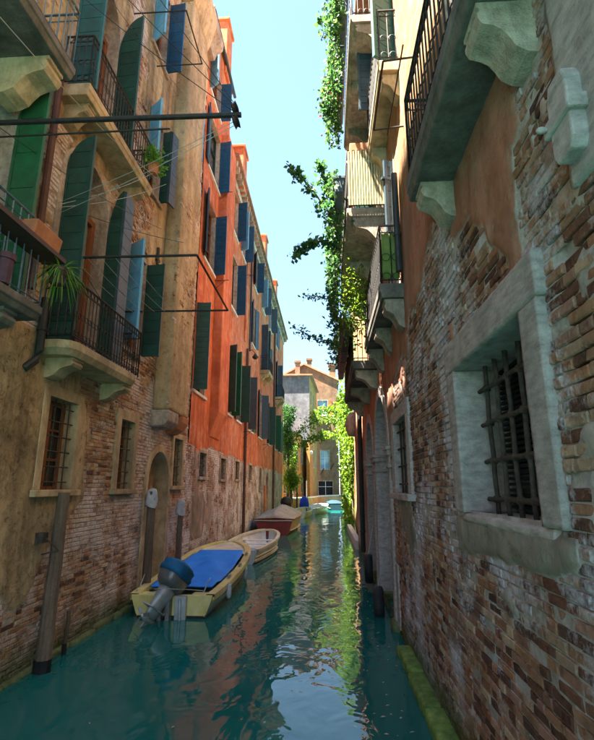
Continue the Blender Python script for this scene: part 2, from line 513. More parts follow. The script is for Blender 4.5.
simple('pipe_dark', [(.012, .016, .018), (.026, .032, .034), (.045, .05, .05)], 5, .5, .2, .004, edge_dirt=.2)
simple('terracotta', [(.34, .12, .05), (.46, .18, .08), (.50, .24, .12)], 8, .85, .3, .006, edge_dirt=.3)
simple('roof_tile', [(.22, .10, .06), (.36, .17, .10), (.44, .25, .16)], 5, .9, .5, .02, edge_dirt=.4)
simple('plum_box', [(.045, .02, .035), (.08, .035, .055), (.11, .05, .075)], 6, .6, .2, .005, edge_dirt=.2)
simple('cloth_green', [(.10, .15, .03), (.15, .21, .05), (.19, .25, .08)], 8, .9, .3, .01, edge_dirt=.2)
simple('cloth_white', [(.32, .33, .36), (.48, .49, .52), (.60, .60, .62)], 9, .9, .5, .02, edge_dirt=.2)
simple('reed', [(.26, .20, .10), (.38, .31, .17), (.46, .40, .26)], 8, .8, .3, .005, edge_dirt=.1)
simple('rope', [(.35, .33, .30), (.5, .48, .44)], 30, .9, .2, .003, edge_dirt=0)
simple('rubber', [(.008, .009, .011), (.02, .021, .024), (.035, .036, .04)], 14, .6, .3, .004, edge_dirt=.1)
simple('bark', [(.05, .035, .025), (.11, .08, .055), (.16, .12, .085)], 8, .95, .8, .02, edge_dirt=.2)
# boats
simple('yellow_gel', [(.62, .50, .14), (.74, .63, .24), (.80, .72, .36)], 3, .35, .1, .004, spec=.5, edge_dirt=.3, coat=.2)
simple('cream_gel', [(.56, .51, .33), (.70, .65, .46), (.76, .72, .55)], 3, .4, .1, .004, spec=.5, edge_dirt=.3)
simple('white_gel', [(.50, .55, .56), (.66, .70, .70), (.74, .77, .76)], 4, .4, .1, .004, spec=.5, edge_dirt=.35)
simple('burgundy_gel', [(.10, .012, .014), (.17, .02, .022), (.22, .03, .03)], 3, .35, .1, .004, spec=.5, edge_dirt=.2, coat=.2)
simple('grey_canvas', [(.20, .185, .165), (.30, .28, .25), (.36, .34, .31)], 4, .9, .5, .02, edge_dirt=.2)
simple('blue_canvas', [(.006, .17, .74), (.010, .24, .88), (.02, .29, .92)], 3, .65, .35, .02, edge_dirt=.06, obj=0)
simple('teal_canvas', [(.006, .08, .19), (.010, .12, .27), (.02, .17, .34)], 4, .7, .5, .02, edge_dirt=.15, obj=0)
simple('deep_teal', [(.003, .02, .035), (.005, .032, .05), (.008, .045, .065)], 4, .7, .4, .02, edge_dirt=.1)
simple('motor_grey', [(.14, .145, .15), (.24, .25, .255), (.34, .35, .355)], 5, .4, .15, .004, metal=.5, edge_dirt=.2, obj=0)
simple('motor_pale', [(.34, .38, .39), (.50, .54, .55), (.60, .64, .64)], 5, .45, .15, .004, metal=.3, edge_dirt=.35, obj=0)
simple('black_hull', [(.008, .009, .01), (.015, .016, .018), (.03, .03, .03)], 5, .5, .2, .004, edge_dirt=.1)
simple('dark_interior', [(.010, .010, .010), (.018, .017, .016)], 3, .9, .1, .004, edge_dirt=0)
simple('curtain', [(.14, .13, .10), (.24, .22, .17), (.30, .28, .22)], 5, .9, .3, .01, stretch=(5, 5, .5), edge_dirt=.2)
simple('blue_cover', [(.01, .03, .32), (.015, .05, .48), (.02, .07, .55)], 4, .7, .4, .02, edge_dirt=.1)

t = NT('glass')
n = t.noise(1.5, 3)
t.pbr(t.ramp(n, [(.3, (.012, .016, .018)), (.7, (.035, .042, .045))]), .08, spec=.6)
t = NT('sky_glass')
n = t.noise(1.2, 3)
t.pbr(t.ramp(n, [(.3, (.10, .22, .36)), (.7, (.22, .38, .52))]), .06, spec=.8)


def leaf_material(name, cols, tcol, tf=.45):
    t = NT(name)
    a = t.attr('tint')
    k = len(cols)
    c = t.ramp(a, [(.05 + .9 * i / (k - 1), q) for i, q in enumerate(cols)])
    t.pbr(c, .5, spec=.35, trans=(tf, t.mix(.35, c, tcol)))


leaf_material('vine_leaf', [(.03, .08, .008), (.07, .15, .015), (.13, .24, .02)], (.38, .58, .03), .5)
leaf_material('tree_leaf', [(.015, .055, .012), (.03, .10, .02), (.06, .16, .03)], (.12, .34, .03), .4)
leaf_material('dark_leaf', [(.012, .04, .02), (.025, .075, .035), (.06, .13, .03)], (.14, .28, .05), .35)
leaf_material('climber_leaf', [(.02, .075, .035), (.035, .12, .045), (.09, .20, .04)], (.16, .38, .06), .45)
leaf_material('grass_leaf', [(.05, .16, .012), (.10, .28, .02), (.20, .34, .03)], (.25, .5, .04), .4)
simple('debris', [(.25, .22, .12), (.45, .42, .30), (.6, .58, .5)], 20, .9, .1, .002, edge_dirt=0)
leaf_material('petal', [(.5, .02, .02), (.7, .06, .05), (.6, .35, .05)], (.6, .1, .05), .3)

# water
t = NT('water')
big = t.noise(.75, 2, .5, stretch=(1.0, .6, 1), dist=.8)
mid = t.noise(2.0, 2, .5, stretch=(1.0, .7, 1), dist=.9)
fin = t.noise(8.0, 2, .5, stretch=(1.0, .8, 1), dist=.3)
h = t.math('ADD', t.math('MULTIPLY', big, .62), t.math('ADD', t.math('MULTIPLY', mid, .30), t.math('MULTIPLY', fin, .03)))
n1 = t.noise(.35, 4, .6)
p = t.t.nodes.new('ShaderNodeBsdfPrincipled')
t.link(t.ramp(n1, [(.3, (.004, .105, .098)), (.7, (.009, .150, .130))]), p.inputs['Base Color'])
p.inputs['Roughness'].default_value = .02
p.inputs['IOR'].default_value = 1.42
p.inputs['Specular IOR Level'].default_value = .6
t.link(t.bump(h, .31, .13), p.inputs['Normal'])
t.link(p.outputs[0], t.out.inputs[0])

# ------------------------------------------------------------------ water sheet
mb = MB()
mb.add([(-400, -60, 0), (400, -60, 0), (400, 700, 0), (-400, 700, 0)], [(0, 1, 2, 3)])
tag(mb.build('water', 'water'), kind='structure')


# ------------------------------------------------------------------ wall with real relief
def open_arch(y, z, op, grow=0.0):
    y0, y1, z0, z1, arch = op
    y0 -= grow; y1 += grow; z0 -= grow; z1 += grow
    ins = (y > y0) & (y < y1) & (z > z0) & (z < z1)
    if arch:
        r = (y1 - y0) / 2; yc = (y0 + y1) / 2; zs = z1 - r * arch
        ins &= (z < zs) | (((y - yc) / r) ** 2 + ((z - zs) / (r * arch)) ** 2 < 1)
    return ins


def axis_lines(a, b, step, cuts):
    cs = sorted(set([a, b] + [c for c in cuts if a < c < b]))
    out = []
    for p, q in zip(cs[:-1], cs[1:]):
        n = max(1, int(round((q - p) / step)))
        out += list(np.linspace(p, q, n, endpoint=False))
    out.append(b)
    return np.array(out)


def relief_wall(name, X, n, Y0, Y1, Z0, Z1, step, ops, field, mat, parent, thick=0.02, rough=0.006, extra=None):
    ys = axis_lines(Y0, Y1, step, [c for o in ops for c in o[:2]])
    zs = axis_lines(Z0, Z1, step, [c for o in ops for c in o[2:4]])
    YY, ZZ = np.meshgrid(ys, zs, indexing='ij')
    m = field(YY, ZZ)
    d = -.012 + (thick + .012) * sstep(.35, .65, m) + (fbm(YY * 9, ZZ * 9, 3) - .5) * rough * 2 + (fbm(YY * .8, ZZ * .8, 5) - .5) * .03
    if extra is not None: d = d + extra(YY, ZZ)
    XX = X + n * d
    off = root_base(parent)
    co = np.stack([XX - off[0], YY - off[1], ZZ - off[2]], -1).reshape(-1, 3)
    ny, nz = len(ys), len(zs)
    idx = np.arange(ny * nz).reshape(ny, nz)
    q = np.stack([idx[:-1, :-1], idx[1:, :-1], idx[1:, 1:], idx[:-1, 1:]], -1)
    if n < 0: q = q[..., ::-1]
    yc = (YY[:-1, :-1] + YY[1:, 1:]) / 2; zc = (ZZ[:-1, :-1] + ZZ[1:, 1:]) / 2
    keep = np.ones(yc.shape, bool)
    for o in ops: keep &= ~open_arch(yc, zc, o)
    q = q[keep].reshape(-1, 4)
    me = bpy.data.meshes.new(name)
    me.vertices.add(len(co)); me.vertices.foreach_set('co', co.ravel())
    me.loops.add(q.size); me.loops.foreach_set('vertex_index', q.ravel().astype(np.int32))
    me.polygons.add(len(q)); me.polygons.foreach_set('loop_start', (np.arange(len(q)) * 4).astype(np.int32))
    me.update(calc_edges=True)
    at = me.attributes.new('pl', 'FLOAT', 'POINT'); at.data.foreach_set('value', m.ravel().astype(np.float32))
    me.polygons.foreach_set('use_smooth', [True] * len(q))
    me.materials.append(MAT[mat])
    o = bpy.data.objects.new(name, me); COL.objects.link(o); o.parent = parent
    return o


BR_L, BR_H = .25, .072


def brick_geo(L, H, n, rs):
    """brick face looking along n*x, centred at 0; back ring, front ring, inset front"""
    j = lambda s: rs.uniform(-s, s)
    a = L / 2; b = H / 2; c = .007
    vs = []
    for (k, ins, dep) in ((0, 0, -.05), (1, 0, -.007), (2, c, .0)):
        for (sy, sz) in ((-1, -1), (1, -1), (1, 1), (-1, 1)):
            vs.append((n * (dep + (j(.002) if k else 0)), sy * (a - ins) + j(.005), sz * (b - ins) + j(.003)))
    fs = []
    for r in (0, 4):
        for i in range(4):
            i2 = (i + 1) % 4
            fs.append((r + i, r + i2, r + 4 + i2, r + 4 + i))
    fs.append((8, 9, 10, 11))
    if n < 0: fs = [f[::-1] for f in fs]
    return vs, fs


def lay_bricks(parent, X, n, Y0, Y1, Z0, Z1, ops, field, mat, singles, score, grow, seed, name_rest='brick_courses'):
    rs = random.Random(seed)
    cand = []
    r = 0
    z = Z0
    while z < Z1:
        y = Y0 - rs.uniform(0, BR_L)
        hh = BR_H * rs.uniform(.92, 1.08)
        while y < Y1:
            L = (BR_L if rs.random() > .3 else BR_L * .5) * rs.uniform(.9, 1.1)
            cand.append((y + L / 2, z + hh / 2, L, hh)); y += L
        z += hh; r += 1
    A = np.array(cand)
    keep = (A[:, 0] > Y0) & (A[:, 0] < Y1) & (field(A[:, 0], A[:, 1]) < .62)
    for o in ops: keep &= ~open_arch(A[:, 0], A[:, 1], o, grow)
    keep &= RNG.random(len(A)) > .035
    A = A[keep]
    sag = (fbm(A[:, 0] * .8, A[:, 1] * .8, 5) - .5) * .03
    dep = RNG.normal(0, .0045, len(A)) + sag - (RNG.random(len(A)) < .05) * .012
    order = np.argsort(-score(A[:, 0], A[:, 1]))
    off = root_base(parent)
    variants = []
    for k in range(28):
        vs, fs = brick_geo(BR_L - .014, BR_H - .012, n, rs)
        me = bpy.data.meshes.new('brick'); me.from_pydata(vs, [], fs)
        at = me.attributes.new('tint', 'FLOAT', 'POINT'); at.data.foreach_set('value', [rs.random()] * len(vs))
        me.materials.append(MAT[mat]); variants.append(me)
    for i in order[:singles]:
        y, zc, L, H = A[i]
        o = bpy.data.objects.new('brick', rs.choice(variants))
        o.location = (X + n * dep[i] - off[0], y - off[1], zc - off[2])
        o.scale = (1, (L - .014) / (BR_L - .014), (H - .012) / (BR_H - .012))
        o.rotation_euler = (rs.gauss(0, .012), 0, 0)
        COL.objects.link(o); o.parent = parent
    V = []; F = []; T = []
    for i in order[singles:]:
        y, zc, L, H = A[i]
        vs, fs = brick_geo(L - .014, H - .012, n, rs)
        b = len(V)
        V += [(X + n * dep[i] + a - off[0], y + c - off[1], zc + e - off[2]) for a, c, e in vs]
        F += [tuple(q + b for q in f) for f in fs]
        T += [rs.random()] * len(vs)
    if V:
        me = bpy.data.meshes.new(name_rest); me.from_pydata(V, [], F)
        at = me.attributes.new('tint', 'FLOAT', 'POINT'); at.data.foreach_set('value', T)
        me.materials.append(MAT[mat])
        o = bpy.data.objects.new(name_rest, me); COL.objects.link(o); o.parent = parent; o['kind'] = 'stuff'
    return len(A)


# ------------------------------------------------------------------ building pieces (wall plane x = X, outward normal n)
def surround(mb, X, n, op, w, proud, depth, wt=None):
    """stone surround with reveal, open at the bottom"""
    y0, y1, z0, z1, arch = op
    wt = w if wt is None else wt
    inn = [(y0, z0)]; out = [(y0 - w, z0)]
    if arch:
        r = (y1 - y0) / 2; yc = (y0 + y1) / 2; zs = z1 - r * arch
        for k in range(0, 17):
            a = math.pi - math.pi * k / 16
            inn.append((yc + r * math.cos(a), zs + r * arch * math.sin(a)))
            out.append((yc + (r + w) * math.cos(a), zs + (r * arch + wt) * math.sin(a)))
    else:
        inn += [(y0, z1), (y1, z1)]; out += [(y0 - w, z1 + wt), (y1 + w, z1 + wt)]
    inn.append((y1, z0)); out.append((y1 + w, z0))
    m = len(inn); vs = []
    xf = X + n * proud; xb = X - n * depth
    for (a, b) in zip(inn, out):
        vs += [(xf, *a), (xf, *b), (xb, *b), (xb, *a)]
    fs = []
    for i in range(m - 1):
        for k in range(4):
            k2 = (k + 1) % 4
            fs.append((i * 4 + k, (i + 1) * 4 + k, (i + 1) * 4 + k2, i * 4 + k2))
    fs += [(0, 1, 2, 3), tuple((m - 1) * 4 + k for k in (3, 2, 1, 0))]
    return mb.add(vs, fs)


def pane_geo(mb, X, n, op, depth, pad=.03):
    y0, y1, z0, z1, arch = op
    return mb.box(*sorted((X - n * depth, X - n * (depth + .03))), y0 - pad, y1 + pad, z0 - pad, z1 + pad)


def casement(mb, X, n, op, depth, rows=2, w=.05):
    """wooden casement frame with a centre post and bars"""
    y0, y1, z0, z1, arch = op
    xa, xb = sorted((X - n * depth, X - n * (depth - .05)))
    mb.box(xa, xb, y0, y0 + w, z0, z1); mb.box(xa, xb, y1 - w, y1, z0, z1)
    mb.box(xa, xb, y0 + w, y1 - w, z0, z0 + w); mb.box(xa, xb, y0 + w, y1 - w, z1 - w, z1)
    yc = (y0 + y1) / 2
    mb.box(xa, xb, yc - w * .7, yc + w * .7, z0 + w, z1 - w)
    for k in range(1, rows):
        zz = z0 + (z1 - z0) * k / rows
        mb.box(xa + .005, xb - .005, y0 + w, yc - w * .7, zz - .018, zz + .018)
        mb.box(xa + .005, xb - .005, yc + w * .7, y1 - w, zz - .018, zz + .018)
    return mb


def make_window(house, X, n, op, frame='stone', w=.14, proud=.03, depth=.24, sill=True, wood='brown_wood', rows=3, glass='glass', bars=None, barmat='iron', wt=None, sillmat=None):
    y0, y1, z0, z1, arch = op
    o = surround(MB(), X, n, op, w, proud, depth, wt).build('window', frame, house, bevel=.008)
    pane_geo(MB(), X, n, op, depth - .03).build('pane', glass, o)
    if wood: casement(MB(), X, n, op, depth - .035, rows).build('casement', wood, o)
    if sill:
        xa, xb = sorted((X - n * depth, X + n * (proud + .07)))
        MB().box(xa, xb, y0 - w - .05, y1 + w + .05, z0 - .10, z0).build('sill', sillmat or frame, o, bevel=.012)
    if bars:
        nv, nh, r = bars
        g = MB()
        xg = X - n * .07
        for k in range(nv):
            y = y0 + (y1 - y0) * (k + .5) / nv
            g.tube([(xg, y, z0), (xg, y, z1)], r, 5)
        for k in range(nh):
            zz = z0 + (z1 - z0) * (k + .5) / nh
            g.tube([(xg + n * r * 1.6, y0, zz), (xg + n * r * 1.6, y1, zz)], r, 5)
        g.build('grille', barmat, o)
    return o


def shutter(house, X, n, yh, side, w, z0, z1, ang, mat, arch=0.0, boards=False, bh=.3, fold=None):
    """hinged leaf; side -1 hinge on the near jamb, +1 on the far jamb; ang 0 closed, 90 square to the wall, 180 flat on it"""
    a = math.radians(ang + (random.uniform(-13, 13) if not boards else 0))
    d = Vector((n * math.sin(a), -side * math.cos(a), 0))
    nr = Vector((-d.y, d.x, 0))
    h0 = Vector((X + n * .045, yh, 0))
    up = Vector((0, 0, 1))

    def hgt(s):
        if not arch: return z1
        q = max(0.0, min(1.0, s / w))
        return z1 - arch * (1 - math.sqrt(max(0.0, 1 - (1 - q) ** 2)))

    def slab(mb, s0, s1, za, zb, th, N=7):
        cols = []
        for i in range(N + 1):
            s_ = s0 + (s1 - s0) * i / N
            top = min(zb, hgt(s_))
            if top > za + .004: cols.append((s_, top))
        if len(cols) < 2: return
        vs = []
        for (s_, top) in cols:
            for tt in (-th, th):
                p = h0 + d * s_ + nr * tt
                vs += [(p.x, p.y, za), (p.x, p.y, top)]
        fs = []
        for i in range(len(cols) - 1):
            q = i * 4
            fs += [(q, q + 4, q + 5, q + 1), (q + 2, q + 3, q + 7, q + 6), (q + 1, q + 5, q + 7, q + 3), (q, q + 2, q + 6, q + 4)]
        e = (len(cols) - 1) * 4
        fs += [(0, 1, 3, 2), (e, e + 2, e + 3, e + 1)]
        mb.add(vs, fs)

    core = MB()
    slab(core, .012, w - .012, z0 + .012, z1 - .012, .011, 10)
    nb = max(2, int(round((z1 - z0) / bh)))
    sh = None
    if boards:
        # stiles stay on the leaf itself
        slab(core, w - .045, w + .004, z0 - .004, z1 + .004, .028, 2)
        slab(core, -.004, .03, z0 - .004, z1, .028, 2)
        sh = core.build('shutter', mat, house, bevel=.003)
        for k in range(nb):
            b = MB()
            slab(b, .034, w - .049, z0 + (z1 - z0) * k / nb + .005, z0 + (z1 - z0) * (k + 1) / nb - .005, .019 + .0015 * (k % 2), 6)
            if b.v: b.build('board', mat, sh, bevel=.004)
    else:
        for k in range(nb):
            slab(core, .002, w - .002, z0 + (z1 - z0) * k / nb + .006, z0 + (z1 - z0) * (k + 1) / nb - .006, .02, 6)
        for (qa, qb) in ((-.003, .05), (w - .05, w + .003)): slab(core, qa, qb, z0 - .003, z1 + .003, .027, 2)
        for fz in (0.0, .47, .95): slab(core, .05, w - .05, z0 + (z1 - z0) * fz, z0 + (z1 - z0) * fz + .09, .025, 2)
        for fz in (.1, .85):
            p = h0 + d * .09 + up * (z0 + (z1 - z0) * fz); core.obox(p, d * .12, nr * .031, up * .02)
        sh = core.build('shutter', mat, house)
    if fold:
        fm, fa, fw = fold
        e = h0 + d * (w + .02)
        # second leaf of a folding pair, hinged at the free edge
        a2 = math.radians(fa)
        d2 = Vector((n * math.cos(a2), math.sin(a2), 0))
        n2 = Vector((-d2.y, d2.x, 0))
        g = MB()
        for k in range(nb):
            za = z0 + (z1 - z0) * k / nb + .006; zb = z0 + (z1 - z0) * (k + 1) / nb - .006
            g.obox(e + d2 * (fw / 2) + up * ((za + zb) / 2), d2 * (fw / 2), n2 * .02, up * ((zb - za) / 2))
        g.obox(e + d2 * (fw / 2) + up * ((z0 + z1) / 2), d2 * (fw / 2 - .01), n2 * .012, up * ((z1 - z0) / 2 - .02))
        g.build('folding_leaf', fm, sh)
    return sh


def railing_geo(mb, X, xo, n, y0, y1, z, h, step=.11, r=.009, rings=True, belly=0.0, ends=True):
    """iron railing along the outer edge of a balcony with two returns"""
    path = [(X + n * .03, y0 + .02), (xo, y0 + .02), (xo, y1 - .02), (X + n * .03, y1 - .02)]
    for (a, b) in zip(path[:-1], path[1:]):
        L = math.hypot(b[0] - a[0], b[1] - a[1])
        mb.tube([(a[0], a[1], z + h), (b[0], b[1], z + h)], r * 2.0, 5)
        mb.tube([(a[0], a[1], z + .06), (b[0], b[1], z + .06)], r * 1.3, 4)
        mb.tube([(a[0], a[1], z + h - .12), (b[0], b[1], z + h - .12)], r * 1.1, 4)
        k = max(1, int(L / step))
        for i in range(k + 1):
            t_ = i / k
            x = a[0] + (b[0] - a[0]) * t_; y = a[1] + (b[1] - a[1]) * t_
            big = 1.5 if i in (0, k) else 1.0
            mb.tube([(x, y, z), (x, y, z + h)], r * big, 4)
            if rings and i < k:
                xm = a[0] + (b[0] - a[0]) * (i + .5) / k; ym = a[1] + (b[1] - a[1]) * (i + .5) / k
                nn = (b[1] - a[1], -(b[0] - a[0]), 0)
                for zz in (z + h - .06, z + .12, z + h * .45):
                    mb.ring((xm, ym, zz), L / k * .40, r * .7, nn, 10, 3)
    return mb


def corbel_geo(mb, X, n, y0, y1, ztop, out, h):
    """scrolled console under a balcony"""
    P = [(0, 0), (out, 0), (out, -h * .09), (out * .95, -h * .10), (out * .95, -h * .18), (out * .99, -h * .19), (out * .99, -h * .28), (out * .93, -h * .40), (out * .74, -h * .46), (out * .60, -h * .54), (out * .50, -h * .68), (out * .40, -h * .86), (out * .22, -h * .97), (0, -h)]
    return mb.prism_y([(X + n * a, ztop + b) for a, b in P], y0, y1)


def balcony(house, X, n, xo, y0, y1, ztop, thick, corbels, cw, ch, slabmat='stone', rail=('iron', .95), rings=True, step=.11, corbelmat=None, clip=None, boards=False):
    s = MB()
    out = abs(xo - X)
    P = [(0, -thick), (out * .93, -thick), (out * .97, -thick * .62), (out, -thick * .55), (out, 0), (0, 0)]
    if clip:   # rounded plan: chamfered corners
        c = clip
        pl = [(X - n * .05, y0), (xo - n * c, y0), (xo - n * c * .3, y0 + c * .3), (xo, y0 + c), (xo, y1 - c), (xo - n * c * .3, y1 - c * .3), (xo - n * c, y1), (X - n * .05, y1)]
        m = len(pl)
        lev = [(1.0, ztop - thick, .90), (1.0, ztop - thick * .55, 1.0), (1.0, ztop, 1.0)]
        vs = []
        yc = (y0 + y1) / 2
        for (_, z, sc) in lev: vs += [(X + (x - X) * sc, yc + (y - yc) * (.5 + .5 * sc), z) for x, y in pl]
        fs = [tuple(range(m)), tuple(2 * m + i for i in range(m))]
        for k in range(2):
            for i in range(m): fs.append((k * m + i, k * m + (i + 1) % m, (k + 1) * m + (i + 1) % m, (k + 1) * m + i))
        s.add(vs, fs)
    else:
        s.prism_y([(X + n * (a if a else -.05), ztop + b) for a, b in P], y0, y1)
    o = s.build('balcony', slabmat, house, bevel=.012)
    for y in corbels:
        corbel_geo(MB(), X - n * .02, n, y - cw / 2, y + cw / 2, ztop - thick - .002, out * .88, ch).build('corbel', corbelmat or slabmat, o, bevel=.005)
    if rail:
        railing_geo(MB(), X, xo - n * .04, n, y0, y1, ztop, rail[1], step, rings=rings).build('railing', rail[0], o)
    return o


def downpipe(house, X, n, y, z0, z1, r, mat, shoe=False):
    g = MB()
    x = X + n * (r + .05)
    if shoe: g.tube([(x, y, z1), (x, y, z0 + .3), (x - n * .02, y - .03, z0 + .15), (x - n * .10, y - .14, z0)], r, 10)
    else: g.tube([(x, y, z0), (x, y, z1)], r, 10)
    k = z0 + .6
    while k < z1:
        g.tube([(x, y, k), (x, y, k + .05)], r * 1.22, 10); k += 1.9
    return g.build('downpipe', mat, house, smooth=False)


# ------------------------------------------------------------------ foliage
def leaf_mesh(name, pts, size, mat, parent=None, up_bias=.3, seed=1, kind=None, aspect=.6):
    """one folded leaf (two triangles) for every point"""
    rs = np.random.default_rng(seed)
    pts = np.asarray(pts, float); N = len(pts)
    d = rs.normal(size=(N, 3)); d[:, 2] -= up_bias; d /= np.linalg.norm(d, axis=1)[:, None]
    q = rs.normal(size=(N, 3)); s_ = np.cross(d, q); s_ /= np.linalg.norm(s_, axis=1)[:, None]
    nn = np.cross(d, s_)
    L = size * rs.uniform(.6, 1.3, N)[:, None]
    W = L * aspect
    a = pts; b = pts + d * L * .5 + s_ * W * .5 + nn * L * .10; c = pts + d * L; e = pts + d * L * .5 - s_ * W * .5 + nn * L * .10
    off = np.array(root_base(parent)) if parent is not None else np.zeros(3)
    co = np.stack([a, b, c, e], 1).reshape(-1, 3) - off
    me = bpy.data.meshes.new(name)
    me.vertices.add(len(co)); me.vertices.foreach_set('co', co.ravel())
    i0 = np.arange(N) * 4
    tri = np.stack([i0, i0 + 1, i0 + 2, i0, i0 + 2, i0 + 3], 1).reshape(-1)
    me.loops.add(len(tri)); me.loops.foreach_set('vertex_index', tri.astype(np.int32))
    me.polygons.add(2 * N); me.polygons.foreach_set('loop_start', (np.arange(2 * N) * 3).astype(np.int32))
    me.update(calc_edges=True)
    at = me.attributes.new('tint', 'FLOAT', 'POINT')
    at.data.foreach_set('value', np.repeat(rs.random(N), 4).astype(np.float32))
    me.materials.append(MAT[mat])
    o = bpy.data.objects.new(name, me); COL.objects.link(o)
    if parent is not None: o.parent = parent
    if kind: o['kind'] = kind
    return o


def along(path, N, spread, rs, taper=None):
    """N points scattered round a polyline"""
    P = np.array(path, float)
    seg = np.linalg.norm(P[1:] - P[:-1], axis=1); cum = np.concatenate([[0], np.cumsum(seg)])
    t_ = rs.random(N) * cum[-1]
    i = np.clip(np.searchsorted(cum, t_) - 1, 0, len(seg) - 1)
    u = ((t_ - cum[i]) / seg[i])[:, None]
    c = P[i] * (1 - u) + P[i + 1] * u
    s_ = spread if taper is None else spread * (1 + (taper - 1) * (t_ / cum[-1]))[:, None]
    return c + rs.normal(size=(N, 3)) * s_


def clumps(centres, per, spread, rs):
    out = []
    for c in centres: out.append(np.array(c) + rs.normal(size=(per, 3)) * spread)
    return np.concatenate(out)

# ================================================================== LEFT: tan house
XL, XR = -4.2, 1.25
tan = thing('house', (XL, 8.0, 0), 'weathered tan plaster house with exposed brick, barred windows and green shutters', 'house')
T_W1 = (6.95, 7.8, 2.46, 3.85, 0); T_W2 = (9.57, 10.27, 2.46, 3.86, 0); T_W3 = (13.1, 13.88, 2.53, 3.82, 0)
T_DOOR = (11.3, 12.75, .22, 3.36, 1.0)
T_A0 = (3.9, 5.35, 4.6, 8.0, 1.0); T_A1 = (6.65, 8.15, 4.6, 8.2, 1.0); T_A2 = (6.4, 7.85, 8.76, 12.2, 1.0)
T_A4 = (9.25, 10.2, 5.35, 7.6, 0); T_A5 = (9.75, 10.6, 9.5, 11.6, 0); T_A6 = (9.5, 10.4, 13.3, 15.6, 0)
T_S1 = (13.35, 14.05, 12.7, 14.6, 0); T_S2 = (13.3, 14.0, 9.5, 11.2, 0)
T_OPS = [T_W1, T_W2, T_W3, T_DOOR, T_A0, T_A1, T_A2, T_A4, T_A5, T_A6, T_S1, T_S2]


def tan_field(y, z):
    nz = fbm(y * .7, z * .7, 21) - .5
    nf = fbm(y * 2.3, z * 2.3, 25, 5) - .5
    # bare brick: below the first floor beyond the first window, and a ragged skirt along the water
    low = sstep(0, 1, (z - (np.interp(y, [5, 6.8, 7.4, 9], [.75, .9, 1.7, 1.9]) + nz * 1.6)) / .4)                       # plaster above the skirt
    far = sstep(0, 1, (8.35 + nz * 1.2 - y) / .4)                          # near part keeps its plaster
    up = sstep(0, 1, (z - (4.75 + nz * 1.5)) / .4)
    m = np.maximum(np.minimum(low, far), up * .95)
    hole = sstep(-.02, .08, fbm(y * .9 + 4, z * .55 + 2, 33) - .5 + nf * .35)  # worn patches higher up
    hole = np.where(z > 4.7, hole, hole * .0)
    reg = sstep(0, 1, (y - 8.5) / .4) * sstep(0, 1, (z - 4.6) / .3) * sstep(0, 1, (9.3 + nz * 3 - z) / 1.0)
    hole = np.maximum(hole, reg * sstep(-.12, .0, nf + nz * .6))
    m = m * (1 - hole * .85)
    return np.clip(m + nf * .5, 0, 1)


relief_wall('wall', XL, 1, 1.0, 14.45, -.6, 18.8, .05, T_OPS, tan_field, 'tan_wall', tan, thick=.024, rough=.010)
vis = lambda y, z: -(np.hypot(np.hypot(y, 4.2), z - 2.5)) - (y < 6.35) * 50 - (z > 5.2) * 20
lay_bricks(tan, XL, 1, 4.0, 14.45, -.1, 16.5, T_OPS, tan_field, 'left_bricks', 300, vis, .17, 5)
# body behind the facade
MB().box(-13, XL - .32, -3, 14.44, -.6, 18.75).build('body', 'tan_plaster', tan)
MB().box(-12.9, XL - .02, -3, .99, -.6, 18.7).build('near_wing', 'tan_plaster', tan)
MB().box(-12.8, XL - .05, -3, 4.0, 18.8, 23.5).build('upper_block', 'tan_plaster', tan)  # unseen taller block, added to keep sun off the near right-hand wall
MB().prism_y([(-13.2, 18.75), (-3.75, 18.75), (-3.75, 18.9), (-8.5, 20.6), (-13.2, 18.9)], 4.02, 14.3).build('roof', 'roof_tile', tan)
# ground-floor barred windows
for op, w, bars in ((T_W1, .17, (4, 6, .011)), (T_W2, .20, (3, 6, .011)), (T_W3, .14, (3, 6, .010))):
    make_window(tan, XL, 1, op, 'tan_stone', w=w, proud=.035, depth=.28, wood='brown_wood', rows=3, bars=bars, barmat='rusty_iron')
# water door
d = surround(MB(), XL, 1, T_DOOR, .17, .035, .55).build('doorway', 'tan_stone', tan, bevel=.01)
MB().box(XL - .56, XL - .52, 11.2, 12.85, .2, 3.4).build('door', 'dark_green_paint', d)
MB().box(XL - .5, XL + .12, 11.1, 12.95, .02, .2).build('step', 'algae_stone', d, bevel=.02)
MB().box(XL - .55, XL + .05, 12.755, 12.95, 2.02, 2.30).build('impost', 'tan_stone', d, bevel=.01)
# balcony doors (arched, brown wooden frames)
for op, nm in ((T_A0, 0), (T_A1, 1), (T_A2, 2)):
    w = make_window(tan, XL, 1, op, 'stone', w=.16, proud=.03, depth=.34, sill=False, wood=None, glass='cloth_white' if nm == 0 else 'curtain')
    y0, y1, z0, z1, _ = op
    g = MB(); xa, xb = XL - .30, XL - .22
    for (a, b) in ((y0, y0 + .10), (y1 - .10, y1), ((y0 + y1) / 2 - .06, (y0 + y1) / 2 + .06)): g.box(xa, xb, a, b, z0, z1 - (.75 if a != (y0 + y1) / 2 - .06 else .02))
    g.box(xa - .003, xb + .003, y0, y1, z1 - .85, z1 - .73); g.box(xa - .002, xb + .002, y0, y1, z0, z0 + .5)
    g.build('casement', 'brown_wood', w, bevel=.006)
for op, rows in ((T_A4, 4), (T_A5, 4), (T_A6, 4), (T_S1, 3), (T_S2, 3)):
    make_window(tan, XL, 1, op, 'stone', w=.10, proud=.025, depth=.24, rows=rows)
